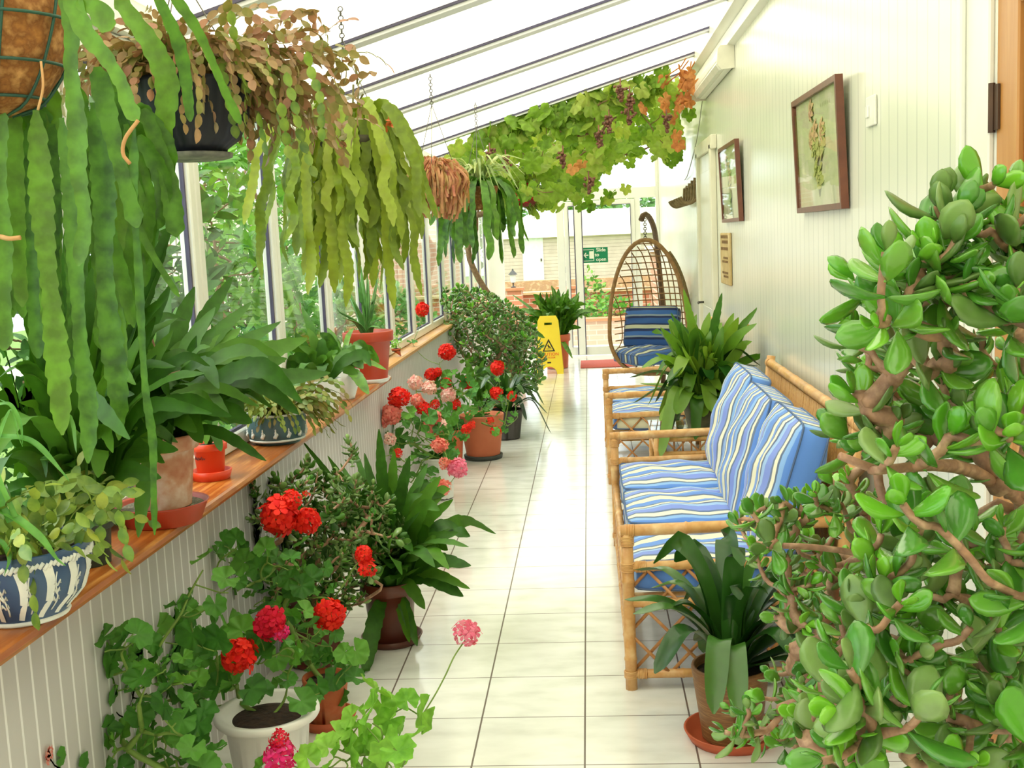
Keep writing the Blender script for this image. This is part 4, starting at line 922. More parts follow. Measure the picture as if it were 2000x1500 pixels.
TR = [([(128, -60), (140, 60), (138, 130), (150, 240), (152, 330), (165, 430), (152, 520)], 2.02, 2.05, .042),
      ([(70, 215), (78, 330), (84, 430), (97, 560), (108, 660), (116, 760), (122, 850)], 2.12, 2.08, .050),
      ([(30, 210), (28, 330), (30, 430), (36, 520), (44, 600)], 2.15, 2.15, .042), ([(-8, 200), (-2, 380), (4, 520), (8, 685)], 2.1, 2.1, .046),
      ([(120, 230), (132, 330), (142, 430), (150, 560), (158, 680), (172, 790), (172, 905)], 2.15, 2.12, .040),
      ([(182, 200), (196, 300), (204, 400), (203, 500), (212, 620), (228, 740), (236, 835)], 2.15, 2.18, .052),
      ([(132, -20), (165, 60), (205, 110), (238, 165), (250, 205), (270, 235)], 2.0, 2.0, .040),
      ([(225, -10), (262, 40), (300, 95), (326, 160), (322, 230), (318, 290)], 2.25, 2.3, .052),
      ([(300, -20), (330, 40), (350, 90), (362, 150), (372, 238)], 2.25, 2.3, .030), ([(330, -20), (380, 50), (410, 110), (440, 180), (470, 243)], 2.2, 2.3, .024),
      ([(190, 130), (205, 200), (228, 300), (250, 380), (268, 445)], 2.1, 2.1, .042), ([(175, 230), (182, 330), (205, 410), (232, 520), (262, 640)], 2.25, 2.3, .036),
      ([(262, 250), (262, 400), (270, 520), (276, 640), (284, 760), (298, 860), (300, 950), (302, 1045)], 2.1, 2.16, .020),
      ([(240, 300), (262, 420), (300, 500), (350, 580)], 2.2, 2.3, .020), ([(215, 150), (240, 260), (270, 330), (292, 420), (283, 560)], 2.3, 2.35, .034),
      ([(150, 0), (190, 20), (215, 60)], 2.0, 2.0, .045), ([(60, 240), (55, 400), (62, 560), (75, 700)], 2.25, 2.25, .040), ([(200, 420), (225, 560), (240, 700), (232, 860)], 2.3, 2.3, .024)]
for pix, a, b, wd in TR: traced(m, pix, (a, b), wd)
for k in range(30):
    x = rng.uniform(-30, 330); y0 = rng.uniform(150, 320); ln = rng.uniform(180, 480) * (1 if x < 260 else .6)
    traced(m, [(x * .8 + 20, y0), (x + rng.normal() * 8, y0 + ln * .5), (x + rng.normal() * 14, y0 + ln)], (2.25, 2.35), rng.uniform(.028, .048), 40)
m.build('strap_stem', L_EPI, t); tag(o, None)
for P_, r__ in (([pt(270, 235, 2.0), pt(245, 270, 2.0), pt(240, 300, 2.0), pt(254, 320, 2.0)], .0035), ([pt(0, 462, 2.1), pt(18, 466, 2.08), pt(40, 464, 2.08)], .005), ([pt(80, 120, 1.95), pt(84, 170, 1.94), pt(74, 215, 1.94)], .0022)):
    m = MB(); tube(m, spline(P_, 12), r__, 6); m.build('dry_tip', M('dry_tan_tip', (212, 168, 112), (190, 140, 90), .8), t)

# ---- segmented cactus helper
def pads(mb, P0, d0, n, L, wsc=.55, bend=-.25, jit=.12, face=None, tp=T_OV, shrink=.98):
    p = np.array(P0, float); d = unit(d0); f = unit(rv() + [0, -.6, .6]) if face is None else np.array(face, float)
    for i in range(n):
        inst(mb, tp, p, d, f, L * 1.12, 0, wsc / .55); p = p + d * L; d = unit(d + np.array([0, 0, bend]) + rv(jit)); L *= shrink
    return p
# ---- 2. dark bowl basket with christmas cactus
bc = np.array([-.985, 2.82, 1.845])
t = thing('hanging_forest_cactus', 'brownish trailing forest cactus in a dark blue fluted hanging bowl', 'hanging plant', bc, HG)
m = MB(); lathe(m, bc, [(.085, 0), (.088, .012), (.12, .035), (.145, .09), (.152, .165), (.157, .178), (.150, .178), (.14, .16), (.03, .155)], 72, (24, .022)); m.build('bowl', BLUEC, t)
m = MB(); lathe(m, bc + [0, 0, -.012], [(.086, 0), (.10, .004), (.102, .014), (.09, .014)], 32); m.build('drip_tray', M('chalky_grey_tray', (150, 150, 136), (90, 92, 92), .8, 30), t)
chainhang(t, bc, .155, bc[2] + .17, zroof(bc[0]) - .02)
m = MB()
for k in range(230):
    a = rng.uniform(-2.6, 1.2) if k % 4 else rng.uniform(-3.1, 3.1); r0 = rng.uniform(.0, .12); d = np.array([math.cos(a), math.sin(a), 0])
    pads(m, bc + [0, 0, .17] + d * r0, d * rng.uniform(.5, 1.2) + [0, 0, rng.uniform(.5, 1.7)], int(rng.integers(6, 11)), rng.uniform(.028, .040), .6, -.30, .14)
for tx, ty in ((600, 230), (640, 250), (660, 120), (675, 90), (620, 150), (560, 250), (545, 235), (690, 190), (610, 60), (520, 205), (470, 190), (655, 235), (590, 190), (580, 110), (640, 180), (630, 90), (600, 20), (550, 30)):
    Pp = spline([bc + [0, 0, .18], (bc + pt(tx, ty, 2.9)) / 2 + [0, 0, .11], pt(tx, ty, 2.9 + rng.uniform(-.1, .2)), pt(tx + 15, ty + 40, 2.9)], 14)
    for i in range(3, 13):
        inst(m, T_OV, Pp[i], Pp[i + 1] - Pp[i] + rv(.004), unit(rv() + [0, -1, .4]), .042, 0, 1.1)
        if rng.random() < .6: pads(m, Pp[i], rv() + [.2, 0, -.3], 4, .032, .6, -.3)
m.build('trailing_stem', L_PINKP, t)
m = MB()
for tx, ty, n_ in ((320, 45, 8), (430, 150, 6), (372, 175, 2), (475, 180, 4), (345, 95, 6), (505, 260, 3), (548, 240, 4), (450, 60, 6), (520, 120, 7), (560, 180, 8), (600, 140, 7)): m = MB(); pads(m, pt(tx, ty - 40, 2.7), (.1, 0, -1), n_, .034, .65, -.1); m.build('green_stem', L_XMASG, t)

# ---- 3. third basket, scalloped orchid cactus
bc = np.array([-.86, 4.15, 1.82])
t = thing('hanging_orchid_cactus', 'yellow-green scalloped orchid cactus in a hanging basket, third from the camera', 'hanging plant', bc, HG)
m = MB(); lathe(m, bc, [(.09, 0), (.095, .01), (.14, .14), (.15, .15), (.15, .17), (.14, .17), (.13, .15), (.02, .145)], 40); m.build('pot', M('grey_green_basket', (96, 92, 70), (70, 66, 50), .8), t)
chainhang(t, bc, .15, bc[2] + .17, zroof(bc[0]) - .02)
m = MB(); top_ = bc + [0, 0, .17]
for k in range(92):
    a = rng.uniform(0, 2 * math.pi); hangstem(m, top_, a, rng.uniform(.05, .19), rng.uniform(.24, .56) * (1 if k % 3 else .75), rng.uniform(.032, .046), rng.uniform(.03, .10), .05, 40, None, .026, .26, .12, .012)
for a, ro, dr in ((-1.9, .30, .36), (-2.3, .33, .30), (-2.5, .26, .42), (3.0, .26, .5), (-.5, .22, .30), (-1.0, .26, .33), (.2, .2, .3), (-1.5, .16, .60), (-.8, .14, .62), (-.2, .15, .58), (-2.0, .2, .55)): hangstem(m, top_, a, ro, dr, .042, .11, .05, 44, None, .026, .26, .1, .01)
m.build('scalloped_stem', L_EPIY, t)
m = MB()
for tx, ty, hx, hy in ((700, 175, 690, 250), (693, 130, 697, 165), (640, 240, 660, 280), (615, 260, 640, 290), (712, 200, 705, 250), (730, 225, 715, 262), (655, 190, 675, 260), (690, 165, 682, 255)): tube(m, [pt(hx, hy, 4.1), pt((tx + hx) / 2 + 3, (ty + hy) / 2, 4.1), pt(tx, ty, 4.1)], .004, 5)
for k in range(26): tube(m, [top_ + rv(.05) * [1, 1, .2], top_ + rv(.09) * [1, 1, .3] + [0, 0, rng.uniform(.03, .14)]], .004, 5)
m.build('upright_twig', M('green_brown_twig', (112, 108, 50), (90, 84, 44), .7), t)
m = MB()
for k in range(16): inst(m, T_OV, pt(rng.uniform(745, 775), rng.uniform(232, 262), 4.1), rv() + [0, 0, 1], rv(), .022)
m.build('orange_bud', M('orange_bud', (222, 122, 50), (206, 90, 40), .6), t)
# ---- 4. red trailing basket
bc = np.array([-.79, 6.0, 1.80])
t = thing('hanging_red_trailer', 'dense reddish trailing plant in a hanging basket beyond the scalloped cactus', 'hanging plant', bc, HG)
m = MB(); lathe(m, bc, [(.06, 0), (.10, .05), (.13, .14), (.12, .14), (.02, .12)], 32); m.build('coir_liner', COIR, t); chainhang(t, bc, .13, bc[2] + .14, zroof(bc[0]) - .02)
m = MB()
for k in range(420):
    a = rng.uniform(0, 6.28); d = np.array([math.cos(a), math.sin(a), 0]); r0 = rng.uniform(0, .12); dr = rng.uniform(.06, .24)
    P = [bc + [0, 0, .14] + d * r0, bc + [0, 0, .24 - r0 * .6] + d * (r0 + .03) + rv(.01), bc + [0, 0, .12] + d * (.15 + rng.normal() * .02), bc + [0, 0, .16 - dr] + d * (.17 - dr * .28 + rng.normal() * .02) + rv(.012)]
    ribbon(m, spline(P, 12), .015, rv(), .3)
m.build('trailing_stem', L_RED, t)
# ---- 5. spider plant / variegated basket with long cactus straps
bc = np.array([-.70, 7.5, 1.80])
t = thing('hanging_mixed_basket', 'hanging basket of variegated blades over broad green cactus straps, in front of the vine trunk', 'hanging plant', bc, HG)
m = MB(); lathe(m, bc, [(.08, 0), (.10, .06), (.13, .15), (.12, .15), (.02, .12)], 32); m.build('coir_liner', COIR, t); chainhang(t, bc, .13, bc[2] + .15, zroof(bc[0]) - .02)
m = MB()
for k in range(48): hangstem(m, bc + [0, 0, .14], rng.uniform(0, 6.28), rng.uniform(.06, .26), rng.uniform(.20, .50), rng.uniform(.045, .065), .05, .04, 26, None, .05, .16, .08, .008)
m.build('strap_stem', L_EPI, t); m = MB()
for k in range(60):
    a = rng.uniform(0, 6.28); d = np.array([math.cos(a), math.sin(a), 0]); L = rng.uniform(.16, .36)
    ribbon(m, spline([bc + [0, 0, .14], bc + [0, 0, .14 + L * .6] + d * L * .45, bc + [0, 0, .14 + L * rng.uniform(-.2, .6)] + d * L], 12), np.array([.8, 1, 1, 1, 1, .9, .9, .8, .7, .5, .3, .1]) * .022, unit(rv(.3) + [0, -.3, 1]), .2)
m.build('variegated_blade', L_VARI, t)
# ---- 6. small far basket
bc = np.array([-.50, 9.4, 1.86])
t = thing('hanging_begonia', 'small hanging basket with dark red flowers under the far vine', 'hanging plant', bc, HG)
m = MB(); lathe(m, bc, [(.07, 0), (.10, .05), (.13, .12), (.12, .12), (.02, .1)], 28); m.build('pot', M('dull_red_pot', (150, 50, 40), (130, 40, 36), .6), t); chainhang(t, bc, .13, bc[2] + .12, zroof(bc[0]) - .02)
m = MB()
for k in range(240):
    d = unit(rv()); inst(m, T_OV, bc + [0, 0, .12] + d * [.2, .2, .16] * rng.uniform(.3, 1), d + rv(.4), [0, 0, 1] + rv(.4), rng.uniform(.04, .07))
for k in range(14): pads(m, bc + [0, 0, .12] + rv(.08), rv() + [0, 0, -.2], 5, .04, .5)
m.build('foliage', L_XMASG, t); m = MB()
for k in range(40): inst(m, T_FL, bc + rv(.04) + [-.02, -.13, .07], rv(), rv(), .03)
m.build('flower_head', P_CRIM, t)
# ---- grapevine under the far roof
base = pt(985, 640, 11.2); base[2] = 0; base[0] = -.95
t = thing('grapevine', 'grapevine with gnarled trunk spreading lobed leaves beneath the far roof', 'vine', base)
tr = Tree(base)
i0 = tr.path(0, [(-.93, 11.2, .5), pt(985, 610, 11.2), pt(962, 585, 11.2), pt(935, 545, 11.2), pt(917, 505, 11.2), pt(915, 480, 11.2), pt(928, 455, 11.2), pt(932, 420, 11.2)])
tr.path(i0, [pt(940, 380, 11.0), pt(930, 350, 10.6), pt(900, 320, 10.2)])
i1 = tr.path(i0, [pt(990, 405, 11.0), pt(1040, 388, 10.9), pt(1075, 375, 10.9), pt(1110, 355, 10.8), pt(1150, 325, 10.7), pt(1180, 310, 10.6), pt(1230, 300, 10.6), pt(1280, 280, 10.5)])
tr.path(i1, [pt(1310, 230, 10.3), pt(1335, 190, 10.2)]); tr.path(i1 - 4, [pt(1130, 300, 10.4), pt(1160, 270, 10.2), pt(1200, 240, 10), pt(1230, 190, 9.8)]); tr.path(i1 - 6, [pt(1030, 330, 10.4), pt(1000, 290, 10)])
m = MB(); lf = MB(); dl = MB(); nb = len(tr.p)
poly = [(872, 318), (900, 285), (960, 250), (1010, 222), (1060, 205), (1110, 205), (1130, 180), (1180, 178), (1230, 158), (1290, 150), (1340, 170), (1345, 200), (1330, 260), (1310, 300), (1270, 290), (1230, 290), (1190, 320), (1165, 345), (1150, 380), (1095, 372), (1060, 395), (1000, 400), (930, 380)]
pts_ = sample_poly(poly, 330, 9)
for x, y in pts_:
    Y = rng.uniform(8.9, 11.4); p = pt(x, y, Y)
    lim = zroof(p[0]) - .06
    if p[2] > lim: p = pt(x, y, min(Y, 8.9)); 
    if p[2] > zroof(p[0]) - .05: p[2] = zroof(p[0]) - .05
    e = tr.tip(p, .05, .04, 3) if rng.random() < .35 else None
    for j in range(2):
        q = p + rv(.04); q[2] = min(q[2], zroof(q[0]) - .05); inst(lf, T_GR, q, unit(rv(.7) + [0, 0, -1.0]), unit(rv(.45) + [-.1, -1, .45]), rng.uniform(.10, .165))
for x, y, n_ in ((1120, 365, 8), (1185, 380, 5), (1210, 300, 6), (1100, 400, 3), (1150, 395, 4), (1055, 385, 8), (1300, 305, 4), (1030, 370, 10), (975, 370, 8), (945, 350, 8)):
    for j in range(n_): inst(lf, T_GR, pt(x + rng.normal() * 16, y + rng.normal() * 9, 10.8), unit(rv(.7) + [0, 0, -1]), unit(rv(.5) + [0, -1, .4]), .11)
tr.mesh(m, .0032, .5, .045, 8); m.build('woody_stem', BARK, t); lf.build('foliage', L_VINE, t)
for x, y in ((1340, 165), (1345, 150), (1335, 185), (1350, 175), (1303, 195), (1300, 205), (1318, 225), (1322, 262), (1322, 275), (1297, 158), (1335, 130), (1345, 205), (1330, 205), (1262, 205), (1120, 322), (1135, 325), (1350, 140), (1356, 160)):
    for j in range(1): inst(dl, T_GR, pt(x + rng.normal() * 4, y + rng.normal() * 4, 8.85), unit(rv() + [0, 0, -1]), unit(rv(.6) + [0, -1, .2]), .10)
for P in ([(1300, 165), (1325, 145), (1345, 118)], [(1320, 190), (1340, 150), (1362, 112)], [(1335, 200), (1345, 160), (1350, 120)], [(1300, 150), (1330, 130), (1340, 112)]): tube(dl, [np.minimum(pt(x, y, 8.85), [.9, 99, 2.9]) for x, y in P], .005, 5)
dl.build('dry_foliage', L_DRY, t)
GRP = M('dark_dull_grape', (130, 84, 58), (92, 56, 52), .5, 40)
for x, y, Y in ((957, 305, 9.6), (988, 318, 9.6), (1212, 180, 9.8), (1230, 195, 9.8), (1170, 270, 9.8), (1190, 240, 9.8), (1228, 225, 9.8), (1100, 310, 9.8), (1302, 240, 9.9), (1150, 360, 10)):
    g = MB(); c_ = pt(x, y, 8.75)
    for k in range(34):
        z = rng.uniform(0, 1); q = c_ + np.array([rng.normal() * .022 * (1.2 - z), rng.normal() * .022 * (1.2 - z), .05 - z * .12]); lathe(g, q, [(.005, -.011), (.012, -.005), (.012, .005), (.005, .011)], 7)
    tube(g, [c_ + [0, 0, .10], c_, c_ - [0, 0, .07]], .006, 5); g.build('grape_cluster', GRP, t)

# ================================================================== SHELF PLANTS
ZS = .864; SG = 'potted plants on the window shelf'
def broadleaf(mb, P, wd, face, n=22, amp=.16, tooth=.05, fold=.12):
    t = np.linspace(0, 1, n); L = np.linalg.norm(np.diff(np.array(P), axis=0), axis=1).sum(); n = nsec(L, tooth); t = np.linspace(0, 1, n)
    ph_ = (t * max(3, L / tooth)) % 1; w_ = wd * 1.0 * (.22 + .78 * np.clip(t / .42, 0, 1) ** .9) * np.clip(1.02 - np.clip((t - .55) / .45, 0, 1) ** 2.2, .02, 1) ** .75 * (1 - amp * np.where(ph_ > .8, (ph_ - .8) / .2, 1 - ph_ / .8))
    ribbon(mb, spline(P, n), w_, face, fold)
def epibush(mb, c, n, Lr, wr, spread, up=1.0, azr=(0, 6.283), r0=.05, tooth=.05, amp=.16, curl=.5):
    for k in range(n):
        a = rng.uniform(*azr); d = np.array([math.cos(a), math.sin(a), 0]); L = rng.uniform(*Lr); s = rng.uniform(*spread)
        p0 = np.array(c) + d * rng.uniform(0, r0); p1 = p0 + d * L * s * .35 + [0, 0, L * .5 * up * (1.1 - s * .5)]; p2 = p0 + d * L * s * .8 + [0, 0, L * (.85 - curl * s) * up] + rv(.012); 
        wr = (wr[0], wr[1]); p3 = p0 + d * L * s * 1.15 + [0, 0, L * (1.05 - curl * 1.9 * s) * up] + rv(.015)
        broadleaf(mb, [p0, p1, p2, p3], rng.uniform(*wr) * 1.12, unit(-d * .4 + rv(.35) + [.1, -.8, .5]), 22, amp, tooth)
def target_leaves(mb, c, L, Y, wr, tooth=.05, amp=.15, up=.06):
    for i, q in enumerate(L):
        x, y = q[0], q[1]; Yk = q[2] if len(q) > 2 else Y; wd = q[3] if len(q) > 3 else rng.uniform(*wr); e = pt(x, y, Yk); m_ = (np.array(c) + e) / 2 + [0, 0, up]
        broadleaf(mb, [np.array(c), m_, e], wd, unit([.2, -.7, .7] + rv(.3)), 24, amp, tooth)
# blue and white bowl, nearest
c = (-1.20, 2.2, ZS); t = thing('potted_cactus_bowl', 'blue and white relief bowl of cactus and arching blades, nearest on the window shelf', 'potted plant', c, SG)
JB = M('jasper_blue_glaze', (62, 92, 130), (52, 78, 116), .35, 6)
m = MB(); pr = [(q * .84, z) for q, z in [(.095, 0), (.10, .006), (.108, .02), (.145, .055), (.163, .10), (.165, .135), (.160, .150), (.158, .152), (.148, .152), (.145, .135), (.03, .13)]]
lathe(m, c, pr, 64); m.build('bowl', JB, t)
m = MB(); lathe(m, np.array(c), [(.070, .128), (.118, .134), (.118, .137), (.02, .142)], 28); m.build('soil', SOIL, t)
RW = M('white_relief', (236, 236, 228), (214, 218, 216), .5, 30)
def onbowl(a, z):
    r = np.interp(z, [0, .02, .055, .10, .135, .152], [.096, .108, .145, .163, .1655, .160]) * .84 + .0012; return np.array([c[0] + r * math.cos(a), c[1] + r * math.sin(a), c[2] + z])
m = MB(); N = 16
ring(m, np.array(c) + [0, 0, .006], (0, 0, 1), .083, .006, 48, 6)
for k in range(96): a = k / 96 * 2 * math.pi; tube(m, [onbowl(a, .128 + .003 * math.sin(k * 1.7)), onbowl(a + .07, .138 + .002 * math.sin(k * 2.3))], .0042, 5)
for k in range(N):
    a0 = k / N * 2 * math.pi
    P = [onbowl(a0 + .10 * math.sin(u * 2.6), .016 + .112 * u) for u in np.linspace(0, 1, 12)]
    ribbon(m, P, [.010 + .010 * u for u in np.linspace(0, 1, 12)], [0, 0, 0] + np.array([math.cos(a0), math.sin(a0), 0]), 0)
    a1 = a0 + math.pi / N; tube(m, [onbowl(a1 + .03 * math.sin(u * 6), .03 + .085 * u) for u in np.linspace(0, 1, 9)], .0018, 4)
    for z in (.05, .068, .085): 
        for s_ in (-1, 1): tube(m, [onbowl(a1, z), onbowl(a1 + s_ * .045, z + .012), onbowl(a1 + s_ * .05, z + .004)], .002, 4)
m.build('white_relief', RW, t)
m = MB(); cs = np.array(c) + [0, 0, .14]
for k in range(74):
    a = rng.uniform(0, 6.28); d = np.array([math.cos(a), math.sin(a), 0]); pads(m, cs + d * rng.uniform(.02, .12), d * rng.uniform(.2, 1.0) + [0, 0, rng.uniform(.3, 1.6)], int(rng.integers(3, 8)), rng.uniform(.03, .045), .55, -.26, .16)
for x, y in ((60, 1090), (62, 1040), (100, 940), (160, 950), (200, 960), (230, 960), (150, 1000), (30, 1000)): pads(m, pt(x, y, 2.1), rv() * [.3, .3, .1] + [.1, 0, -1], 4, .036, .6, -.1)
for P in ([(70, 960), (120, 950), (165, 945), (200, 958), (235, 962), (262, 960)], [(90, 1000), (110, 960), (150, 930), (190, 960)]):
    Q = [pt(x, y, 2.15) for x, y in P]
    for a, b in zip(Q[:-1], Q[1:]): inst(m, T_OV, a, b - a, unit(rv(.3) + [0, -1, .4]), np.linalg.norm(b - a) * 1.15)
m.build('cactus_pads', L_XMASG, t)
m = MB()
for P, w_ in (([(30, 1010), (-10, 900), (20, 800), (35, 850), (44, 872)], .010), ([(-20, 850), (60, 860), (120, 920), (135, 940)], .012), ([(-20, 985), (30, 1010), (80, 1050), (110, 1090), (128, 1105)], .016), ([(-20, 1050), (5, 1060), (18, 1090), (8, 1125)], .010), ([(-10, 790), (20, 790), (40, 830), (44, 868)], .008), ([(20, 1020), (-5, 960), (-30, 900)], .012)):
    Q = spline([pt(x, y, 2.05) for x, y in P], 26); ribbon(m, Q, w_ * np.clip(np.linspace(2.2, .1, 26), .1, 1), (.1, -.6, .8), .3)
m.build('arching_blade', L_BLADE, t)
# weathered terracotta pot in big saucer, broad epiphyllum
c = (-1.203, 2.98, ZS); m = MB(); lathe(m, c, [(.10, 0), (.103, .002), (.123, .052), (.128, .056), (.124, .058), (.119, .052), (.097, .008), (.02, .008)], 48)
t = thing('plant_saucer', 'wide brick-red saucer of gravel under the weathered terracotta pot', 'saucer', c); m.build('dish', ORANGED, t); m = MB(); lathe(m, c, [(.095, .0085), (.115, .040), (.111, .046), (.02, .042)], 40); m.build('gravel', GRIT, t)
c = (-1.195, 2.98, ZS + .0465); t = thing('potted_orchid_cactus', 'broad-leaved orchid cactus in a weathered terracotta pot on the near shelf', 'potted plant', c, SG)
zt = pot(t, c, .105, .072, .20, TERRA); cs = np.array([c[0], c[1], zt]); m = MB()
epibush(m, cs, 70, (.18, .46), (.045, .075), (.15, .95), 1.0, (0, 6.28), .07)
target_leaves(m, cs, [(548, 628, 3.3, .06), (600, 660, 3.3, .08), (645, 728, 3.2, .075), (560, 700, 3.1, .08), (500, 700, 3.0, .08), (420, 600, 3.1, .07), (455, 540, 3.3, .05), (490, 590, 3.4, .05), (380, 560, 3.2, .06), (345, 600, 3.3, .06), (300, 640, 3.2, .06), (470, 640, 3.3, .07), (520, 650, 3.4, .06), (430, 690, 3.0, .09), (560, 745, 3.0, .07), (270, 1050, 2.75, .045), (245, 560, 3.1, .05), (200, 620, 3.0, .06), (400, 790, 2.9, .07), (500, 760, 3.0, .08), (420, 640, 3.2, .07), (365, 660, 3.1, .07), (460, 720, 2.95, .08), (330, 560, 3.2, .05), (330, 700, 3.0, .08), (230, 850, 2.85, .06), (160, 700, 3.0, .06), (100, 720, 2.9, .06), (520, 900, 2.95, .035)], 3.1, (.05, .08))
m.build('foliage', L_EPID, t)
m = MB()
for k in range(10): tube(m, spline([cs + rv(.02) * [1, 1, 0], cs + rv(.04) + [0, 0, .08], cs + rv(.07) + [0, 0, .18]], 8), .006, 6)
m.build('stem', BARK, t)
# background epiphyllum at the far left, behind the bowl
c = (-1.24, 2.58, ZS); t = thing('potted_orchid_cactus', 'dark orchid cactus crowded behind the blue and white bowl on the near shelf', 'potted plant', c, SG)
zt = pot(t, c, .07, .055, .11, M('dark_green_pot', (50, 60, 44), (36, 44, 34), .6)); cs = np.array([c[0], c[1], zt]); m = MB(); epibush(m, cs, 110, (.25, .72), (.035, .06), (.05, .7), 1.0, (0, 6.28), .06)
target_leaves(m, cs, [(40, 560, 2.7, .05), (120, 520, 2.7, .05), (180, 600, 2.7, .05), (20, 680, 2.6, .06), (60, 640, 2.6, .05), (240, 700, 2.6, .06), (150, 880, 2.4, .05), (262, 850, 2.45, .045), (90, 760, 2.5, .06), (20, 860, 2.45, .05)] + [(rng.uniform(-20, 340), rng.uniform(400, 720), rng.uniform(2.5, 2.75), .055) for _ in range(34)] + [(rng.uniform(0, 180), rng.uniform(760, 900), rng.uniform(2.4, 2.5), .05) for _ in range(14)], 2.6, (.05, .07)); m.build('foliage', L_EPID, t)
# small orange plastic pot
saucer((-1.258, 3.545, ZS), .068, .03, 'bright orange plastic saucer under the small orange pot', ORANGE)
c = (-1.258, 3.545, ZS + .006); t = thing('potted_cutting', 'small bright orange plastic pot with a few broad cactus cuttings', 'potted plant', c, SG)
zt = pot(t, c, .058, .042, .115, ORANGE); m = MB(); cs = np.array([c[0], c[1], zt])
target_leaves(m, cs, [(402, 868, 3.45, .04), (432, 882, 3.48, .04), (380, 800, 3.5, .045), (440, 830, 3.6, .035), (395, 780, 3.6, .04)], 3.5, (.03, .04)); m.build('foliage', L_EPID, t)
m = MB(); q_ = [(c[0] + .0505 * math.cos(a_), c[1] + .0505 * math.sin(a_), c[2] + .066 + z_) for a_, z_ in zip(np.linspace(-2.35, -1.55, 14), [0, .009, 0, .004, -.002, .008, -.001, .006, 0, .010, -.001, .005, 0, .004])]; tube(m, q_, .0011, 5); m.build('ink_marking', M('black_ink', (50, 26, 20), None, .6), t)
# green jasper bowl with christmas cactus
c = (-1.218, 4.2, ZS); t = thing('potted_christmas_cactus', 'brownish christmas cactus in a blue-green relief bowl mid-shelf', 'potted plant', c, SG)
JG = M('jasper_green_blue', (84, 120, 122), (66, 96, 106), .4, 5); m = MB()
lathe(m, c, [(.085, 0), (.088, .004), (.105, .022), (.112, .05), (.112, .10), (.108, .118), (.098, .118), (.095, .105), (.02, .1)], 48); m.build('bowl', JG, t)
m = MB(); lathe(m, c, [(.09, .1), (.097, .106), (.05, .11), (.02, .11)], 24); m.build('soil', SOIL, t)
m = MB(); ring(m, np.array(c) + [0, 0, .115], (0, 0, 1), .110, .0048, 40, 6); ring(m, np.array(c) + [0, 0, .018], (0, 0, 1), .103, .005, 40, 6)
for k in range(14):
    a = k / 14 * 2 * math.pi
    for (du, z, s_) in ((0, .04, .010), (0, .052, .007), (0, .062, .005), (.06, .045, .006), (-.06, .036, .005)): lathe(m, (c[0] + .112 * math.cos(a + du), c[1] + .112 * math.sin(a + du), c[2] + z), [(.3 * s_, -s_), (s_ * .7, 0), (.3 * s_, s_)], 6)
m.build('white_relief', RW, t)
m = MB()
for k in range(120):
    a = rng.uniform(-3.1, 1.6); d = np.array([math.cos(a), math.sin(a), 0]); pads(m, np.array(c) + [0, 0, .11] + d * rng.uniform(0, .07), d * rng.uniform(.5, 1.1) + [0, 0, rng.uniform(.6, 1.5)], int(rng.integers(4, 8)), rng.uniform(.026, .036), .55, -.40, .14)
for k in range(26): pads(m, np.array(c) + [.04, .02, .15] + rv(.03), [1, -.2, .6] + rv(.3), 8, .032, .5, -.25, .1)
m.build('cactus_pads', L_XMAS, t)
# two white pots with broad green leaves
for i, (c, rt, rb, h, lb) in enumerate((((-1.215, 4.97, ZS), .085, .062, .15, 'flared white pot with broad toothed cactus leaves beside the aloe'), ((-1.215, 5.36, ZS + .001), .088, .058, .14, 'round white pot with toothed cactus leaves just before the aloe'))):
    t = thing('potted_orchid_cactus', lb, 'potted plant', c, SG); zt = pot(t, c, rt, rb, h, WHITEP, 'bowl' if i else 'plain'); m = MB(); cs = np.array([c[0], c[1], zt])
    if i: target_leaves(m, cs, [(720, 770, 5.2, .06), (755, 722, 5.3, .035), (705, 688, 5.3, .05), (735, 690, 5.5, .03), (625, 650, 5.3, .07), (640, 640, 5.5, .05), (600, 690, 5.2, .06), (690, 640, 5.6, .03)], 5.3, (.04, .06), .04, .12, .05)
    else: target_leaves(m, cs, [(560, 680, 4.9, .06), (600, 640, 5.0, .06), (545, 640, 5.0, .05), (590, 600, 5.1, .04), (630, 660, 5.0, .06), (570, 740, 4.8, .05), (520, 720, 4.8, .06)], 4.95, (.04, .06), .04, .12, .06)
    epibush(m, cs, 14, (.12, .24), (.04, .06), (.2, .9), 1.0); m.build('foliage', L_EPI if i else L_EPID, t)
# aloe
saucer((-1.205, 6.0, ZS), .112, .022, 'white saucer under the aloe pot', WHITEP)
c = (-1.205, 6.0, ZS + .007); t = thing('potted_aloe', 'spiky aloe in a large orange-brown plastic pot at the end of the wide shelf', 'potted plant', c, SG)
zt = pot(t, c, .14, .095, .27, ORANGED); cs = np.array([c[0], c[1], zt]); m = MB()
def aloe_leaf(P, wd):
    P = spline(P, 14); n = len(P)
    for i in range(1): pass
    tt = np.linspace(0, 1, n); ww = wd * np.clip(1.05 - tt, .03, 1) ** .8; t_ = np.gradient(P, axis=0); V = []; F = []
    for i in range(n):
        tv = unit(t_[i]); out = unit(P[-1] - P[0]) * [1, 1, 0] + np.array([.01, 0, 0]); s_ = unit(np.cross(tv, [0, 0, 1] if abs(tv[2]) < .97 else [1, 0, 0])); nn = np.cross(s_, tv)
        for u, v in ((-.5, .12), (-.25, -.10), (0, -.16), (.25, -.10), (.5, .12), (0, .02)): V.append(P[i] + s_ * u * ww[i] + nn * -v * ww[i])
    for i in range(n - 1):
        for k in range(6): F.append((i * 6 + k, i * 6 + (k + 1) % 6, i * 6 + 6 + (k + 1) % 6, i * 6 + 6 + k))
    m.add(V, F)
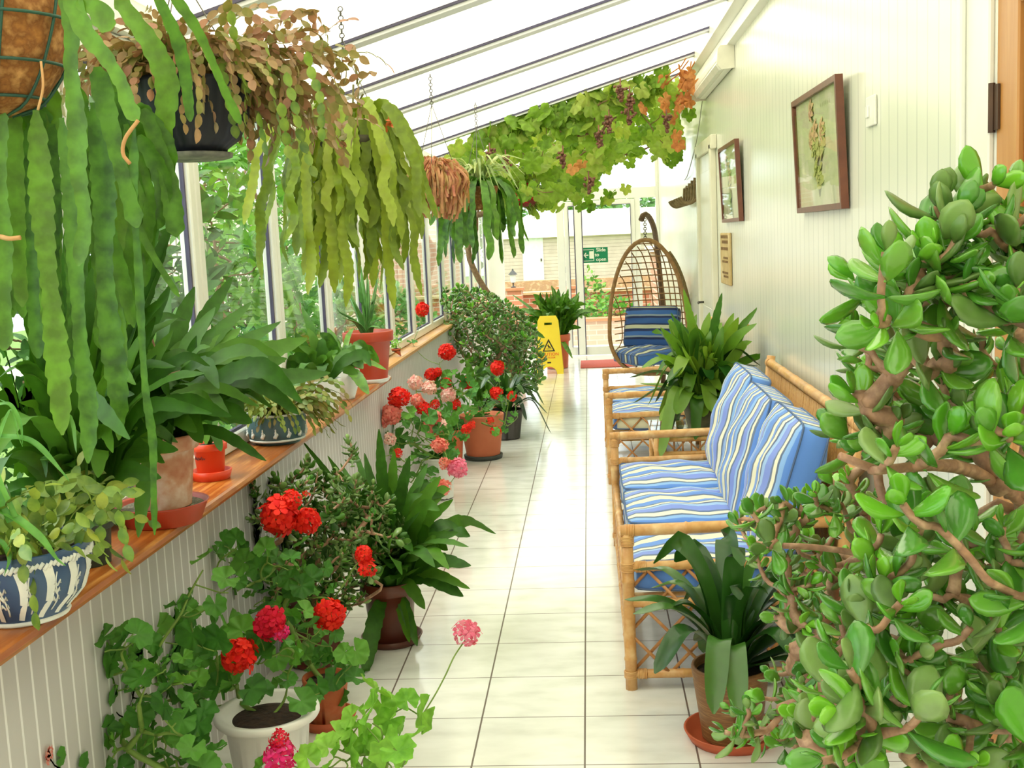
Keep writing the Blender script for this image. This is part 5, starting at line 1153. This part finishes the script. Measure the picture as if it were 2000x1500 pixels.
for x, y, Y, wd in ((650, 510, 6.05, .045), (693, 490, 6.0, .055), (718, 505, 6.0, .05), (745, 505, 6.0, .05), (740, 540, 6.1, .045), (705, 520, 6.1, .05), (720, 545, 6.2, .04), (642, 600, 5.85, .06), (668, 620, 5.85, .05), (742, 640, 5.9, .05), (748, 620, 6.0, .04), (735, 575, 5.95, .04), (672, 560, 6.2, .05), (700, 560, 5.95, .06), (690, 590, 5.9, .06)):
    e = pt(x, y, Y); aloe_leaf([cs + (e - cs) * .02 * [1, 1, 0], cs + (e - cs) * .3 + [0, 0, .035], cs + (e - cs) * .7 + [0, 0, .02], e], wd)
m.build('foliage', L_ALOE, t)
c = (-1.29, 7.35, .864); t = thing('potted_seedling', 'tiny pale seedling pot on the narrow sill past the aloe', 'potted plant', c); pot(t, c, .032, .024, .05, TERRAP); m = MB()
for k in range(40): d = unit(rv()); inst(m, T_OV, np.array(c) + [0, 0, .10] + d * [.035, .09, .04], rv(), [0, 0, 1] + rv(.3), .028)
for k in range(5): tube(m, [np.array(c) + [0, 0, .045], np.array(c) + [rng.normal() * .015, rng.normal() * .04, .1]], .002, 5)
m.build('foliage', L_GERB, t)

# ================================================================== FLOOR PLANTS, LEFT
def flower_head(t, c, R, mat, n=34, face=(.1, -.7, .6), name='flower_head', flat=.75):
    m = MB(); f = unit(face); a, b = perp(f)
    for k in range(n):
        z = 1 - 1.45 * (k + .5) / n; r = math.sqrt(max(0, 1 - z * z)); ph = k * 2.399963; d = f * z + (a * math.cos(ph) + b * math.sin(ph)) * r + rv(.10)
        d = unit(d); inst(m, T_FL, np.array(c) + d * R * rng.uniform(.62, .92) * np.array([1, 1, flat + .25]), perp(d + rv(.15))[0], d + rv(.25), R * rng.uniform(.60, .82))
    m.build(name, mat, t)
    m = MB()
    for k in range(7): d = unit(f + rv(.7)); tube(m, [np.array(c) - f * R * .7, np.array(c) + d * R * .4], .0012, 4)
    m.build('flower_stalk', GSTEM, t)
def geranium(label, c, potspec, leaves, flowers, size=(.05, .085), leafm=None, leafn=1.0, extra=None, sag=.0, Yr=None, under=30, name='potted_geranium'):
    t = thing(name, label, 'potted plant', c, 'potted geraniums on the floor')
    zt = potspec(t); root = np.array([c[0], c[1], zt - .01]); tr = Tree(root); lf = MB()
    for x, y, Y in leaves:
        p = pt(x, y, Y); 
        if p[2] < .03: continue
        e = tr.tip(p + [0, 0, -.03] + rv(.01), sag, .05, 3, .5); 
        inst(lf, T_GE, p, unit(rv(.8) + [0, 0, -.3]), unit(rv(.42) + [.05, -.55, .75]), rng.uniform(*size))
    for k in range(under):
        q = root + unit(rv() * [1, 1, .6] + [0, 0, .8]) * rng.uniform(.06, .16); inst(lf, T_GE, q, rv(), unit(rv(.4) + [0, -.4, .8]), rng.uniform(*size) * .8)
    fl = []
    for x, y, Y, R, mt, n in flowers:
        p = pt(x, y, Y); tr.tip(p - [0, 0, R * .5], sag * .5, .025, 4, .5); fl.append((p, R, mt, n))
    m = MB(); tr.mesh(m, .0021, .5, .009, 6); m.build('stem', GSTEM, t); lf.build('foliage', leafm or L_GER, t)
    for p, R, mt, n in fl: flower_head(t, p, R, mt, n, unit([rng.normal() * .4, -.7, .5]))
    return t
def rl(poly, n, d, Y0, Y1): return [(x, y, rng.uniform(Y0, Y1)) for x, y in sample_poly(poly, n, d)]
# front white pot
cw = (-1.0, 3.13, 0)
geranium('red geranium in the large white lipped pot at front left of the floor', cw, lambda t: pot(t, cw, .155, .10, .25, WHITEP, 'lip', flute=(60, .004)),
    rl([(330, 1180), (420, 1200), (470, 1230), (560, 1240), (600, 1270), (520, 1300), (400, 1370), (320, 1370), (300, 1300), (300, 1250)], 32, 25, 3.0, 3.3) + [(375, 1240, 2.9), (425, 1250, 2.9), (565, 1262, 3.05), (490, 1345, 3.0)],
    [(467, 1280, 3.0, .050, P_RED, 46), (527, 1218, 3.05, .046, P_CRIM, 40), (545, 1235, 3.05, .028, P_MAG, 16)], (.075, .125), L_GER, under=6)
# sprawling geranium, left of the white pot
cl = (-1.02, 2.72, 0)
geranium('sprawling leafy geranium at the extreme front left beneath the shelf', cl, lambda t: pot(t, cl, .11, .08, .19, TERRAP),
    rl([(175, 1250), (260, 1230), (330, 1270), (390, 1300), (400, 1380), (400, 1440), (400, 1500), (200, 1500), (180, 1430), (240, 1400), (250, 1340), (170, 1350)], 66, 23, 2.6, 2.9) + [(210, 1290, 2.7), (240, 1255, 2.7), (185, 1360, 2.7), (200, 1440, 2.65), (345, 1180, 2.9), (395, 1090, 2.95), (440, 1130, 3.0), (370, 1170, 3.0), (420, 1180, 2.9), (120, 1500, 2.5), (30, 1480, 2.4)],
    [(268, 1216, 2.8, .010, GSTEM, 8), (12, 1475, 2.35, .02, P_SALM, 12)], (.05, .09), L_GER, under=10)
# bright geranium right front with pink heads
cb = (-.60, 2.66, 0)
geranium('bright green geranium with pink heads leaning into the aisle, front centre-left', cb, lambda t: pot(t, cb, .11, .08, .18, TERRAP),
    rl([(665, 1395), (720, 1370), (760, 1400), (790, 1430), (780, 1500), (640, 1500), (640, 1440)], 22, 32, 2.5, 2.75) + [(730, 1345, 2.8), (745, 1375, 2.8), (795, 1368, 2.8), (825, 1392, 2.8), (700, 1440, 2.7), (805, 1440, 2.7), (640, 1460, 2.6), (760, 1470, 2.6), (600, 1480, 2.55)],
    [(910, 1235, 2.95, .036, P_PINK, 22), (548, 1478, 2.55, .040, P_MAG, 30), (545, 1445, 2.55, .024, P_CRIM, 14)], (.065, .115), L_GERB, under=0)
# small terracotta pot with thin plant, behind the white pot
saucer((-.935, 3.58, 0), .098, .035, 'terracotta saucer holding the small clay pot behind the white pot', TERRAP)
cp = (-.935, 3.58, .008)
geranium('scarlet geranium in the small clay pot behind the large white pot', cp, lambda t: pot(t, cp, .078, .055, .16, M('orange_clay', (196, 108, 62), (180, 90, 50), .7, 8, c3=(206, 140, 100)), 'plain'),
    rl([(420, 1060), (480, 1040), (560, 1070), (640, 1110), (600, 1180), (660, 1240), (700, 1270), (660, 1330), (560, 1280), (500, 1180), (420, 1150)], 48, 22, 3.4, 3.8) + [(695, 1272, 3.5), (620, 1340, 3.4), (575, 1095, 3.6), (480, 1090, 3.6), (590, 1060, 3.7), (650, 1150, 3.7)],
    [(545, 1008, 3.6, .062, P_RED, 46), (600, 1018, 3.65, .046, P_RED, 36), (570, 975, 3.6, .034, P_RED, 20), (643, 1200, 3.45, .050, P_RED, 42), (710, 1082, 3.6, .032, P_RED, 20), (718, 1110, 3.6, .032, P_RED, 20), (598, 965, 3.65, .014, P_RED, 6)], (.05, .10), L_GER, under=12)
# ---- jade trees
def jade(label, c, potf, tips, lsz, mats, r0=.004, trunk=None, grp='jade trees', lim=None, rmax=.03, newf=.2, pairs=(3, 5), name='jade_tree'):
    t = thing(name, label, 'potted plant', c, grp); zt = potf(t); tr = Tree((c[0], c[1], zt - .02)); b = [MB(), MB(), MB()]
    if trunk:
        for st, P in trunk: tr.path(st if st >= 0 else len(tr.p) + st, P)
    tips = sorted([np.asarray(p) for p in tips], key=lambda p: np.linalg.norm(p - tr.p[0]))
    for p in tips: tr.tip(p, .10, .05, 4, .5)
    for e in tr.tips:
        p = tr.p[e]; d = unit(tr.dirat(e) + [0, 0, .35] + rv(.2)); a, bb = perp(d); np_ = int(rng.integers(pairs[0], pairs[1])); ls = rng.uniform(*lsz); new = rng.random() < newf
        for k in range(np_):
            q = p - d * ls * .24 * (np_ - 1 - k); el = .25 + 1.0 * (k / max(1, np_ - 1)) ** 1.2; s_ = ls * (1.0 - .42 * (k / max(1, np_ - 1)) ** 2) * rng.uniform(.85, 1.1)
            u = (a if k % 2 else bb) * math.cos(.3) + (bb if k % 2 else -a) * math.sin(.3)
            for sg in (1, -1):
                ax = u * sg * math.cos(el) + d * math.sin(el) + rv(.12); nn = d * math.cos(el) - u * sg * math.sin(el)
                mi = 1 if (new and k >= np_ - 2) else (2 if rng.random() < .35 else 0)
                inst(b[mi], T_CR, q, ax, nn + rv(.12), s_)
    m = MB(); tr.mesh(m, r0, .48, rmax, 8); m.build('branch', JBARK, t)
    for k, (nm, mt) in enumerate(zip(('foliage', 'new_foliage', 'dull_foliage'), mats)):
        if b[k].n: b[k].build(nm, mt, t)
    return t
def tp(poly, n, d, Y0, Y1): return [pt(x, y, rng.uniform(Y0, Y1)) for x, y in sample_poly(poly, n, d)]
cj = (-1.115, 4.14, 0)
jade('dense jade tree in a dark pot on the floor beneath the middle of the shelf', cj, lambda t: pot(t, cj, .13, .095, .22, BROWNG),
     tp([(480, 940), (560, 930), (640, 920), (700, 930), (760, 960), (800, 1000), (800, 1050), (740, 1090), (700, 1180), (620, 1230), (520, 1200), (500, 1100), (470, 1020)], 190, 15, 3.85, 4.45)
     + [pt(x, y, 4.0) for x, y in ((440, 1010), (448, 1025), (460, 1040), (425, 1065), (436, 1090), (470, 1060), (480, 1120), (455, 1005), (470, 1020), (430, 1055), (440, 1075), (450, 1120), (455, 1150), (475, 980), (500, 960), (680, 860), (690, 880), (600, 900))], (.035, .055), (L_JADEG, L_JADE, L_EPID), .0042,
     [(0, [pt(620, 1190, 4.1), pt(615, 1130, 4.1), pt(625, 1060, 4.1)]), (2, [pt(655, 1110, 4.05), pt(690, 1050, 4.05), pt(720, 1010, 4.1)]), (2, [pt(560, 1120, 4.05), pt(500, 1080, 4.0)]), (1, [pt(700, 1180, 4.0), pt(745, 1150, 3.95)])], rmax=.024, newf=.2, pairs=(5, 8))
# ---- epiphyllum bush in the brown pot
ce = (-.85, 4.36, .012); saucer((-.85, 4.36, 0), .125, .03, 'dark brown glazed saucer under the bushy orchid cactus on the floor', BROWNG)
t = thing('potted_orchid_cactus', 'tall bushy orchid cactus in a brown glazed pot on the floor beside the aisle', 'potted plant', ce, 'orchid cacti on the floor')
zt = pot(t, ce, .12, .085, .25, BROWNG); cs = np.array([ce[0], ce[1], zt]); m = MB()
epibush(m, cs, 95, (.20, .54), (.055, .08), (.05, .75), 1.0, (0, 6.28), .09)
target_leaves(m, cs, [(740, 838, 4.4, .06), (712, 885, 4.5, .06), (770, 880, 4.4, .06), (800, 890, 4.4, .06), (835, 905, 4.5, .06), (860, 930, 4.4, .07), (885, 975, 4.3, .06), (895, 1040, 4.3, .07), (920, 1105, 4.2, .08), (905, 1165, 4.2, .08), (918, 1150, 4.2, .05), (800, 1255, 4.2, .06), (710, 1330, 4.0, .07), (830, 1190, 4.2, .06), (790, 930, 4.3, .07), (760, 950, 4.3, .07), (640, 890, 4.5, .04), (690, 870, 4.6, .035), (665, 905, 4.6, .04), (820, 1000, 4.2, .08), (850, 1060, 4.2, .08), (815, 1262, 4.2, .05), (560, 880, 4.7, .03), (590, 860, 4.7, .03), (620, 905, 4.5, .035)], 4.3, (.05, .08))
m.build('foliage', L_EPID, t)
# ---- mid geraniums
c1 = (-.985, 6.9, 0)
geranium('pink and red geraniums in a white ribbed pot midway along the left wall', c1, lambda t: pot(t, c1, .125, .085, .27, WHITEP, 'lip'),
    rl([(730, 850), (770, 820), (830, 790), (880, 800), (890, 850), (880, 920), (840, 960), (790, 930), (740, 900)], 46, 14, 6.5, 7.0),
    [(766, 808, 6.6, .062, P_SALM, 44), (745, 822, 6.6, .045, P_SALM, 26), (780, 776, 6.6, .062, P_RED, 40), (815, 783, 6.7, .042, P_SALM, 26), (812, 748, 6.8, .046, P_BLUSH, 30), (838, 758, 6.8, .046, P_BLUSH, 32), (826, 797, 6.7, .045, P_RED, 26), (848, 818, 6.7, .050, P_SALM, 30), (862, 832, 6.7, .038, P_BLUSH, 22), (838, 835, 6.7, .045, P_SALM, 28), (858, 870, 6.5, .050, P_SALM, 32), (893, 914, 6.3, .056, P_PINK, 40), (868, 905, 6.3, .035, P_SALM, 18), (866, 952, 6.2, .045, P_SALM, 26), (762, 858, 6.5, .04, P_BLUSH, 20), (777, 885, 6.4, .030, P_RED, 14), (730, 885, 6.4, .026, P_RED, 10)], (.06, .11), L_GER, under=26)
c2 = (-1.04, 7.86, 0)
geranium('scarlet geraniums in the narrow square terracotta pot', c2, lambda t: pot(t, c2, .105, .085, .28, TERRAP, 'plain', sq=6),
    rl([(855, 740), (900, 720), (930, 740), (925, 800), (900, 860), (870, 820), (840, 780)], 32, 13, 7.5, 8.1) + [(805, 668, 8.0), (900, 850, 7.6), (908, 855, 7.6)],
    [(873, 688, 7.8, .060, P_RED, 42), (842, 732, 7.8, .048, P_RED, 30), (855, 727, 7.8, .035, P_RED, 18), (871, 750, 7.8, .045, P_RED, 30), (912, 749, 7.8, .048, P_RED, 30), (876, 772, 7.7, .056, P_BLUSH, 36), (890, 790, 7.7, .040, P_RED, 24), (911, 838, 7.5, .036, P_RED, 20), (921, 830, 7.5, .028, P_RED, 12), (825, 605, 8.1, .052, P_RED, 36), (850, 790, 7.7, .035, P_RED, 16)], (.06, .10), L_GER, under=20)
c3 = (-.825, 8.16, .03)
m = MB(); lathe(m, (-.825, 8.16, 0), [(.13, 0), (.14, .002), (.145, .03), (.135, .032), (.02, .03)], 36); t = thing('plant_saucer', 'black saucer beneath the wide round terracotta planter', 'saucer', (-.825, 8.16, 0)); m.build('dish', M('black_saucer', (54, 62, 62), None, .5), t)
geranium('red geraniums trailing from the wide round terracotta planter', c3, lambda t: pot(t, c3, .165, .125, .30, M('salmon_terracotta', (206, 122, 86), (190, 104, 70), .7, 6), 'plain'),
    rl([(960, 740), (1010, 750), (1020, 800), (980, 850), (930, 830), (930, 780)], 20, 14, 7.7, 8.2),
    [(972, 718, 8.0, .054, P_RED, 38), (970, 768, 7.9, .048, P_RED, 30), (1000, 774, 7.9, .036, P_RED, 20), (968, 842, 7.8, .040, P_RED, 26), (958, 822, 7.8, .028, P_RED, 12)], (.045, .08), L_GER, under=8)
# dark clivia behind the planter
def clivia(label, c, potf, n, Lr, wr, mat, grp, az=(0, 6.283), mat2=None, upr=(.35, 1.0), name='potted_clivia', sink=None):
    t = thing(name, label, 'potted plant', c, grp); zt = potf(t); cs = np.array([c[0], c[1], zt]); mm = [MB(), MB()]
    for k in range(n):
        a = rng.uniform(*az); d = np.array([math.cos(a), math.sin(a), 0]); L = rng.uniform(*Lr); u = rng.uniform(*upr); h = L * u; o_ = L * math.sqrt(max(.05, 1 - u * u * .8)) * .9
        dr = rng.uniform(.0, .9) * (1.1 - u) * L
        P = [cs + d * .02, cs + d * o_ * .25 + [0, 0, h * .6], cs + d * o_ * .62 + [0, 0, h * .95], cs + d * o_ * 1.0 + [0, 0, h * .95 - dr]]
        P = [np.maximum(p, [-9, -9, .03]) for p in P]; nn = 18; tt = np.linspace(0, 1, nn)
        ww = rng.uniform(*wr) * np.clip(.55 + 1.6 * tt, .5, 1) * np.sqrt(np.clip(1.01 - np.clip((tt - .72) / .28, 0, 1) ** 2, .01, 1))
        ribbon(mm[1 if (mat2 and rng.random() < .5) else 0], spline(P, nn), ww, unit(-d * .25 + [0, 0, 1] + rv(.12)) if u < .8 else unit(-d + rv(.3) + [0, -.2, .2]), .16)
    mm[0].build('foliage', mat, t)
    if mm[1].n: mm[1].build('bright_foliage', mat2, t)
    return t
c4 = (-.70, 8.95, 0)
clivia('dark glossy clivia spreading over the aisle behind the round planter', c4, lambda t: pot(t, c4, .13, .10, .24, M('dark_grey_pot', (70, 66, 64), (54, 50, 50), .6), 'plain'), 34, (.28, .46), (.04, .06), L_CLIV, 'clivias', upr=(.2, .85))
c5 = (-.95, 9.4, 0); t = thing('potted_orchid_cactus', 'upright orchid cactus half hidden before the big far jade tree', 'potted plant', c5, 'orchid cacti on the floor'); zt = pot(t, c5, .11, .08, .2, TERRAP); m = MB(); epibush(m, np.array([c5[0], c5[1], zt]), 22, (.25, .5), (.05, .07), (.1, .5)); m.build('foliage', L_EPI, t)
# far jade tree
c6 = (-.92, 10.4, 0)
jade('big spreading jade tree at the far end of the left wall', c6, lambda t: pot(t, c6, .19, .14, .26, TERRAP),
     tp([(860, 570), (900, 555), (960, 575), (1010, 600), (1045, 640), (1060, 700), (1055, 750), (1020, 770), (960, 740), (900, 700), (870, 640), (855, 600)], 250, 8, 9.9, 10.9), (.06, .085), (L_JADEG, L_JNEW, L_JADE), .0034, rmax=.045, newf=.25, pairs=(3, 6))
c7 = (-.42, 13.75, 0)
t = thing('potted_orchid_cactus', 'tall bushy orchid cactus in a terracotta pot behind the yellow sign', 'potted plant', c7, 'orchid cacti on the floor'); zt = pot(t, c7, .17, .13, .42, TERRAP); cs = np.array([c7[0], c7[1], zt]); m = MB(); epibush(m, cs, 190, (.30, .66), (.065, .09), (.02, .62), 1.0, (0, 6.28), .12, curl=.45)
target_leaves(m, cs, [(1118, 700, 13.5, .07), (1110, 690, 13.5, .07), (1000, 575, 13.7, .09), (1140, 610, 13.6, .08), (1135, 640, 13.6, .08)], 13.6, (.07, .09)); m.build('foliage', L_EPI, t)
c8 = (-.85, 12.3, 0); t = thing('potted_orchid_cactus', 'dark leafy cactus in a pot between the far jade tree and the yellow sign', 'potted plant', c8, 'orchid cacti on the floor'); zt = pot(t, c8, .14, .1, .25, TERRAP); m = MB(); epibush(m, np.array([c8[0], c8[1], zt]), 50, (.3, .6), (.06, .09), (.1, .6)); m.build('foliage', L_EPID, t)

# ================================================================== RIGHT SIDE PLANTS
c9 = (.61, 6.28, .508)
clivia('tall clivia with broad upright leaves on the cane side table', c9, lambda t: pot(t, c9, .12, .085, .17, M('grey_green_glazed_pot', (140, 132, 108), (96, 94, 80), .5, 20), 'plain'), 62, (.24, .50), (.06, .085), L_CLIVY, 'clivias', mat2=L_CLIV, upr=(.1, .75))
t = [o_ for o_ in C.objects if o_.get('label', '').startswith('tall clivia')][0]
m = MB()
for k in range(22): inst(m, T_OV, pt(rng.uniform(1450, 1460), rng.uniform(630, 645), 6.4), rv() + [0, 0, 1.2], rv(), .022)
m.build('orange_flower', M('orange_clivia_flower', (244, 160, 50), (230, 130, 40), .6), t)
m = MB(); epibush(m, (.62, 6.3, .66), 70, (.26, .50), (.055, .075), (.02, .55), 1.0, (0, 6.28), .09, .3, .03, .2); target_leaves(m, (.62, 6.3, .66), [(1335, 565, 6.2, .07), (1410, 572, 6.3, .06), (1290, 640, 6.1, .06), (1500, 690, 6.2, .06), (1480, 600, 6.3, .05), (1280, 690, 6.0, .06), (1310, 610, 6.2, .05)], 6.2, (.05, .06)); m.build('upright_foliage', L_CLIVY, t)
m = MB(); tube(m, [(.61, 6.35, .67), pt(1455, 650, 6.4)], .007, 6); m.build('flower_stalk', GSTEM, t)
saucer((.40, 3.43, 0), .15, .035, 'terracotta saucer under the ridged brown clivia pot, front right', TERRAP)
c10 = (.40, 3.43, .008)
clivia('dark green clivia in a ridged brown pot standing before the long cane settee', c10, lambda t: pot(t, c10, .122, .092, .235, M('brown_ridged_stoneware', (150, 104, 58), (120, 80, 44), .5, 12, (1, 1, 14), c3=(170, 126, 76)), 'plain'), 40, (.30, .50), (.055, .078), L_CLIV, 'clivias', upr=(.2, 1.0))
# foreground jade tree
c11 = (.72, 1.95, .0); JP = M('big_brown_planter', (150, 84, 56), (130, 70, 46), .7, 6)
b_ = lambda x, y, Y: pt(x, y, Y)
trunk = [(0, [(.72, 1.93, .5), (.71, 1.9, .72), b_(2010, 1150, 1.85), b_(2005, 1050, 1.8), b_(1990, 975, 1.75)]),          # 1..5
         (5, [b_(1945, 945, 1.68), b_(1895, 918, 1.62), b_(1840, 908, 1.56), b_(1780, 912, 1.5), b_(1700, 918, 1.46), b_(1640, 890, 1.45)]),  # 6..11
         (4, [b_(1960, 985, 1.8), b_(1900, 1018, 1.82), b_(1850, 1045, 1.84), b_(1790, 1060, 1.86), b_(1740, 1110, 1.86), b_(1690, 1085, 1.85), b_(1640, 1075, 1.84), b_(1580, 1068, 1.84), b_(1530, 1066, 1.83)]), # 12..20
         (5, [b_(2000, 860, 1.78), b_(2010, 760, 1.75), b_(2000, 660, 1.65), b_(1950, 625, 1.55), b_(1900, 590, 1.5), b_(1880, 560, 1.48)]), # 21..26
         (22, [b_(2020, 600, 1.7), b_(2000, 510, 1.6), b_(1960, 480, 1.55), b_(1935, 450, 1.52)]), # 27..30
         (3, [b_(1980, 1220, 1.7), b_(1900, 1180, 1.6), b_(1860, 1160, 1.55)]),
         (2, [b_(1950, 1300, 1.75), b_(1850, 1330, 1.8), b_(1740, 1330, 1.85), b_(1660, 1330, 1.9), b_(1590, 1290, 1.95)]),
         (1, [b_(1900, 1450, 1.9), b_(1780, 1460, 1.95), b_(1620, 1470, 2.0), b_(1520, 1440, 2.05), b_(1480, 1420, 2.1)])]
big = tp([(1830, 400), (1880, 350), (2000, 360), (2040, 600), (1900, 560), (1800, 560), (1740, 500)], 22, 44, 1.4, 1.65) + \
      tp([(1700, 470), (1800, 480), (1900, 600), (2040, 600), (2040, 900), (1900, 880), (1750, 880), (1620, 860), (1640, 760), (1700, 690), (1640, 620)], 46, 42, 1.35, 1.9) + \
      tp([(1760, 960), (2040, 1010), (2040, 1500), (1600, 1500), (1560, 1400), (1620, 1280), (1640, 1150)], 74, 40, 1.35, 1.8)
small = tp([(1430, 1000), (1540, 960), (1640, 930), (1760, 960), (1760, 1060), (1640, 1130), (1560, 1200), (1500, 1130), (1470, 1080)], 40, 28, 1.8, 2.2) + \
        tp([(1500, 1180), (1620, 1180), (1700, 1300), (1600, 1450), (1420, 1450), (1400, 1390), (1480, 1330), (1560, 1260)], 34, 30, 1.85, 2.2) + tp([(1650, 640), (1760, 600), (1800, 760), (1680, 800)], 10, 34, 1.8, 2.0)
def splitsize():
    global T_
    return
t = jade('huge glossy jade tree with orange-brown branches filling the right foreground', c11, lambda t: pot(t, c11, .20, .15, .34, JP, 'rim'), big, (.060, .090), (L_JADE, L_JNEW, L_JADEG), .0052, trunk, rmax=.026, newf=.38, pairs=(2, 5))
c12 = (.70, 2.42, 0)
jade('smaller-leaved jade plant low behind the huge foreground one, beside the settee arm', c12, lambda t: pot(t, c12, .16, .12, .28, TERRAP), small, (.036, .052), (L_JADE, L_JNEW, L_JADEG), .0042, None, rmax=.022, newf=.35, pairs=(3, 5))
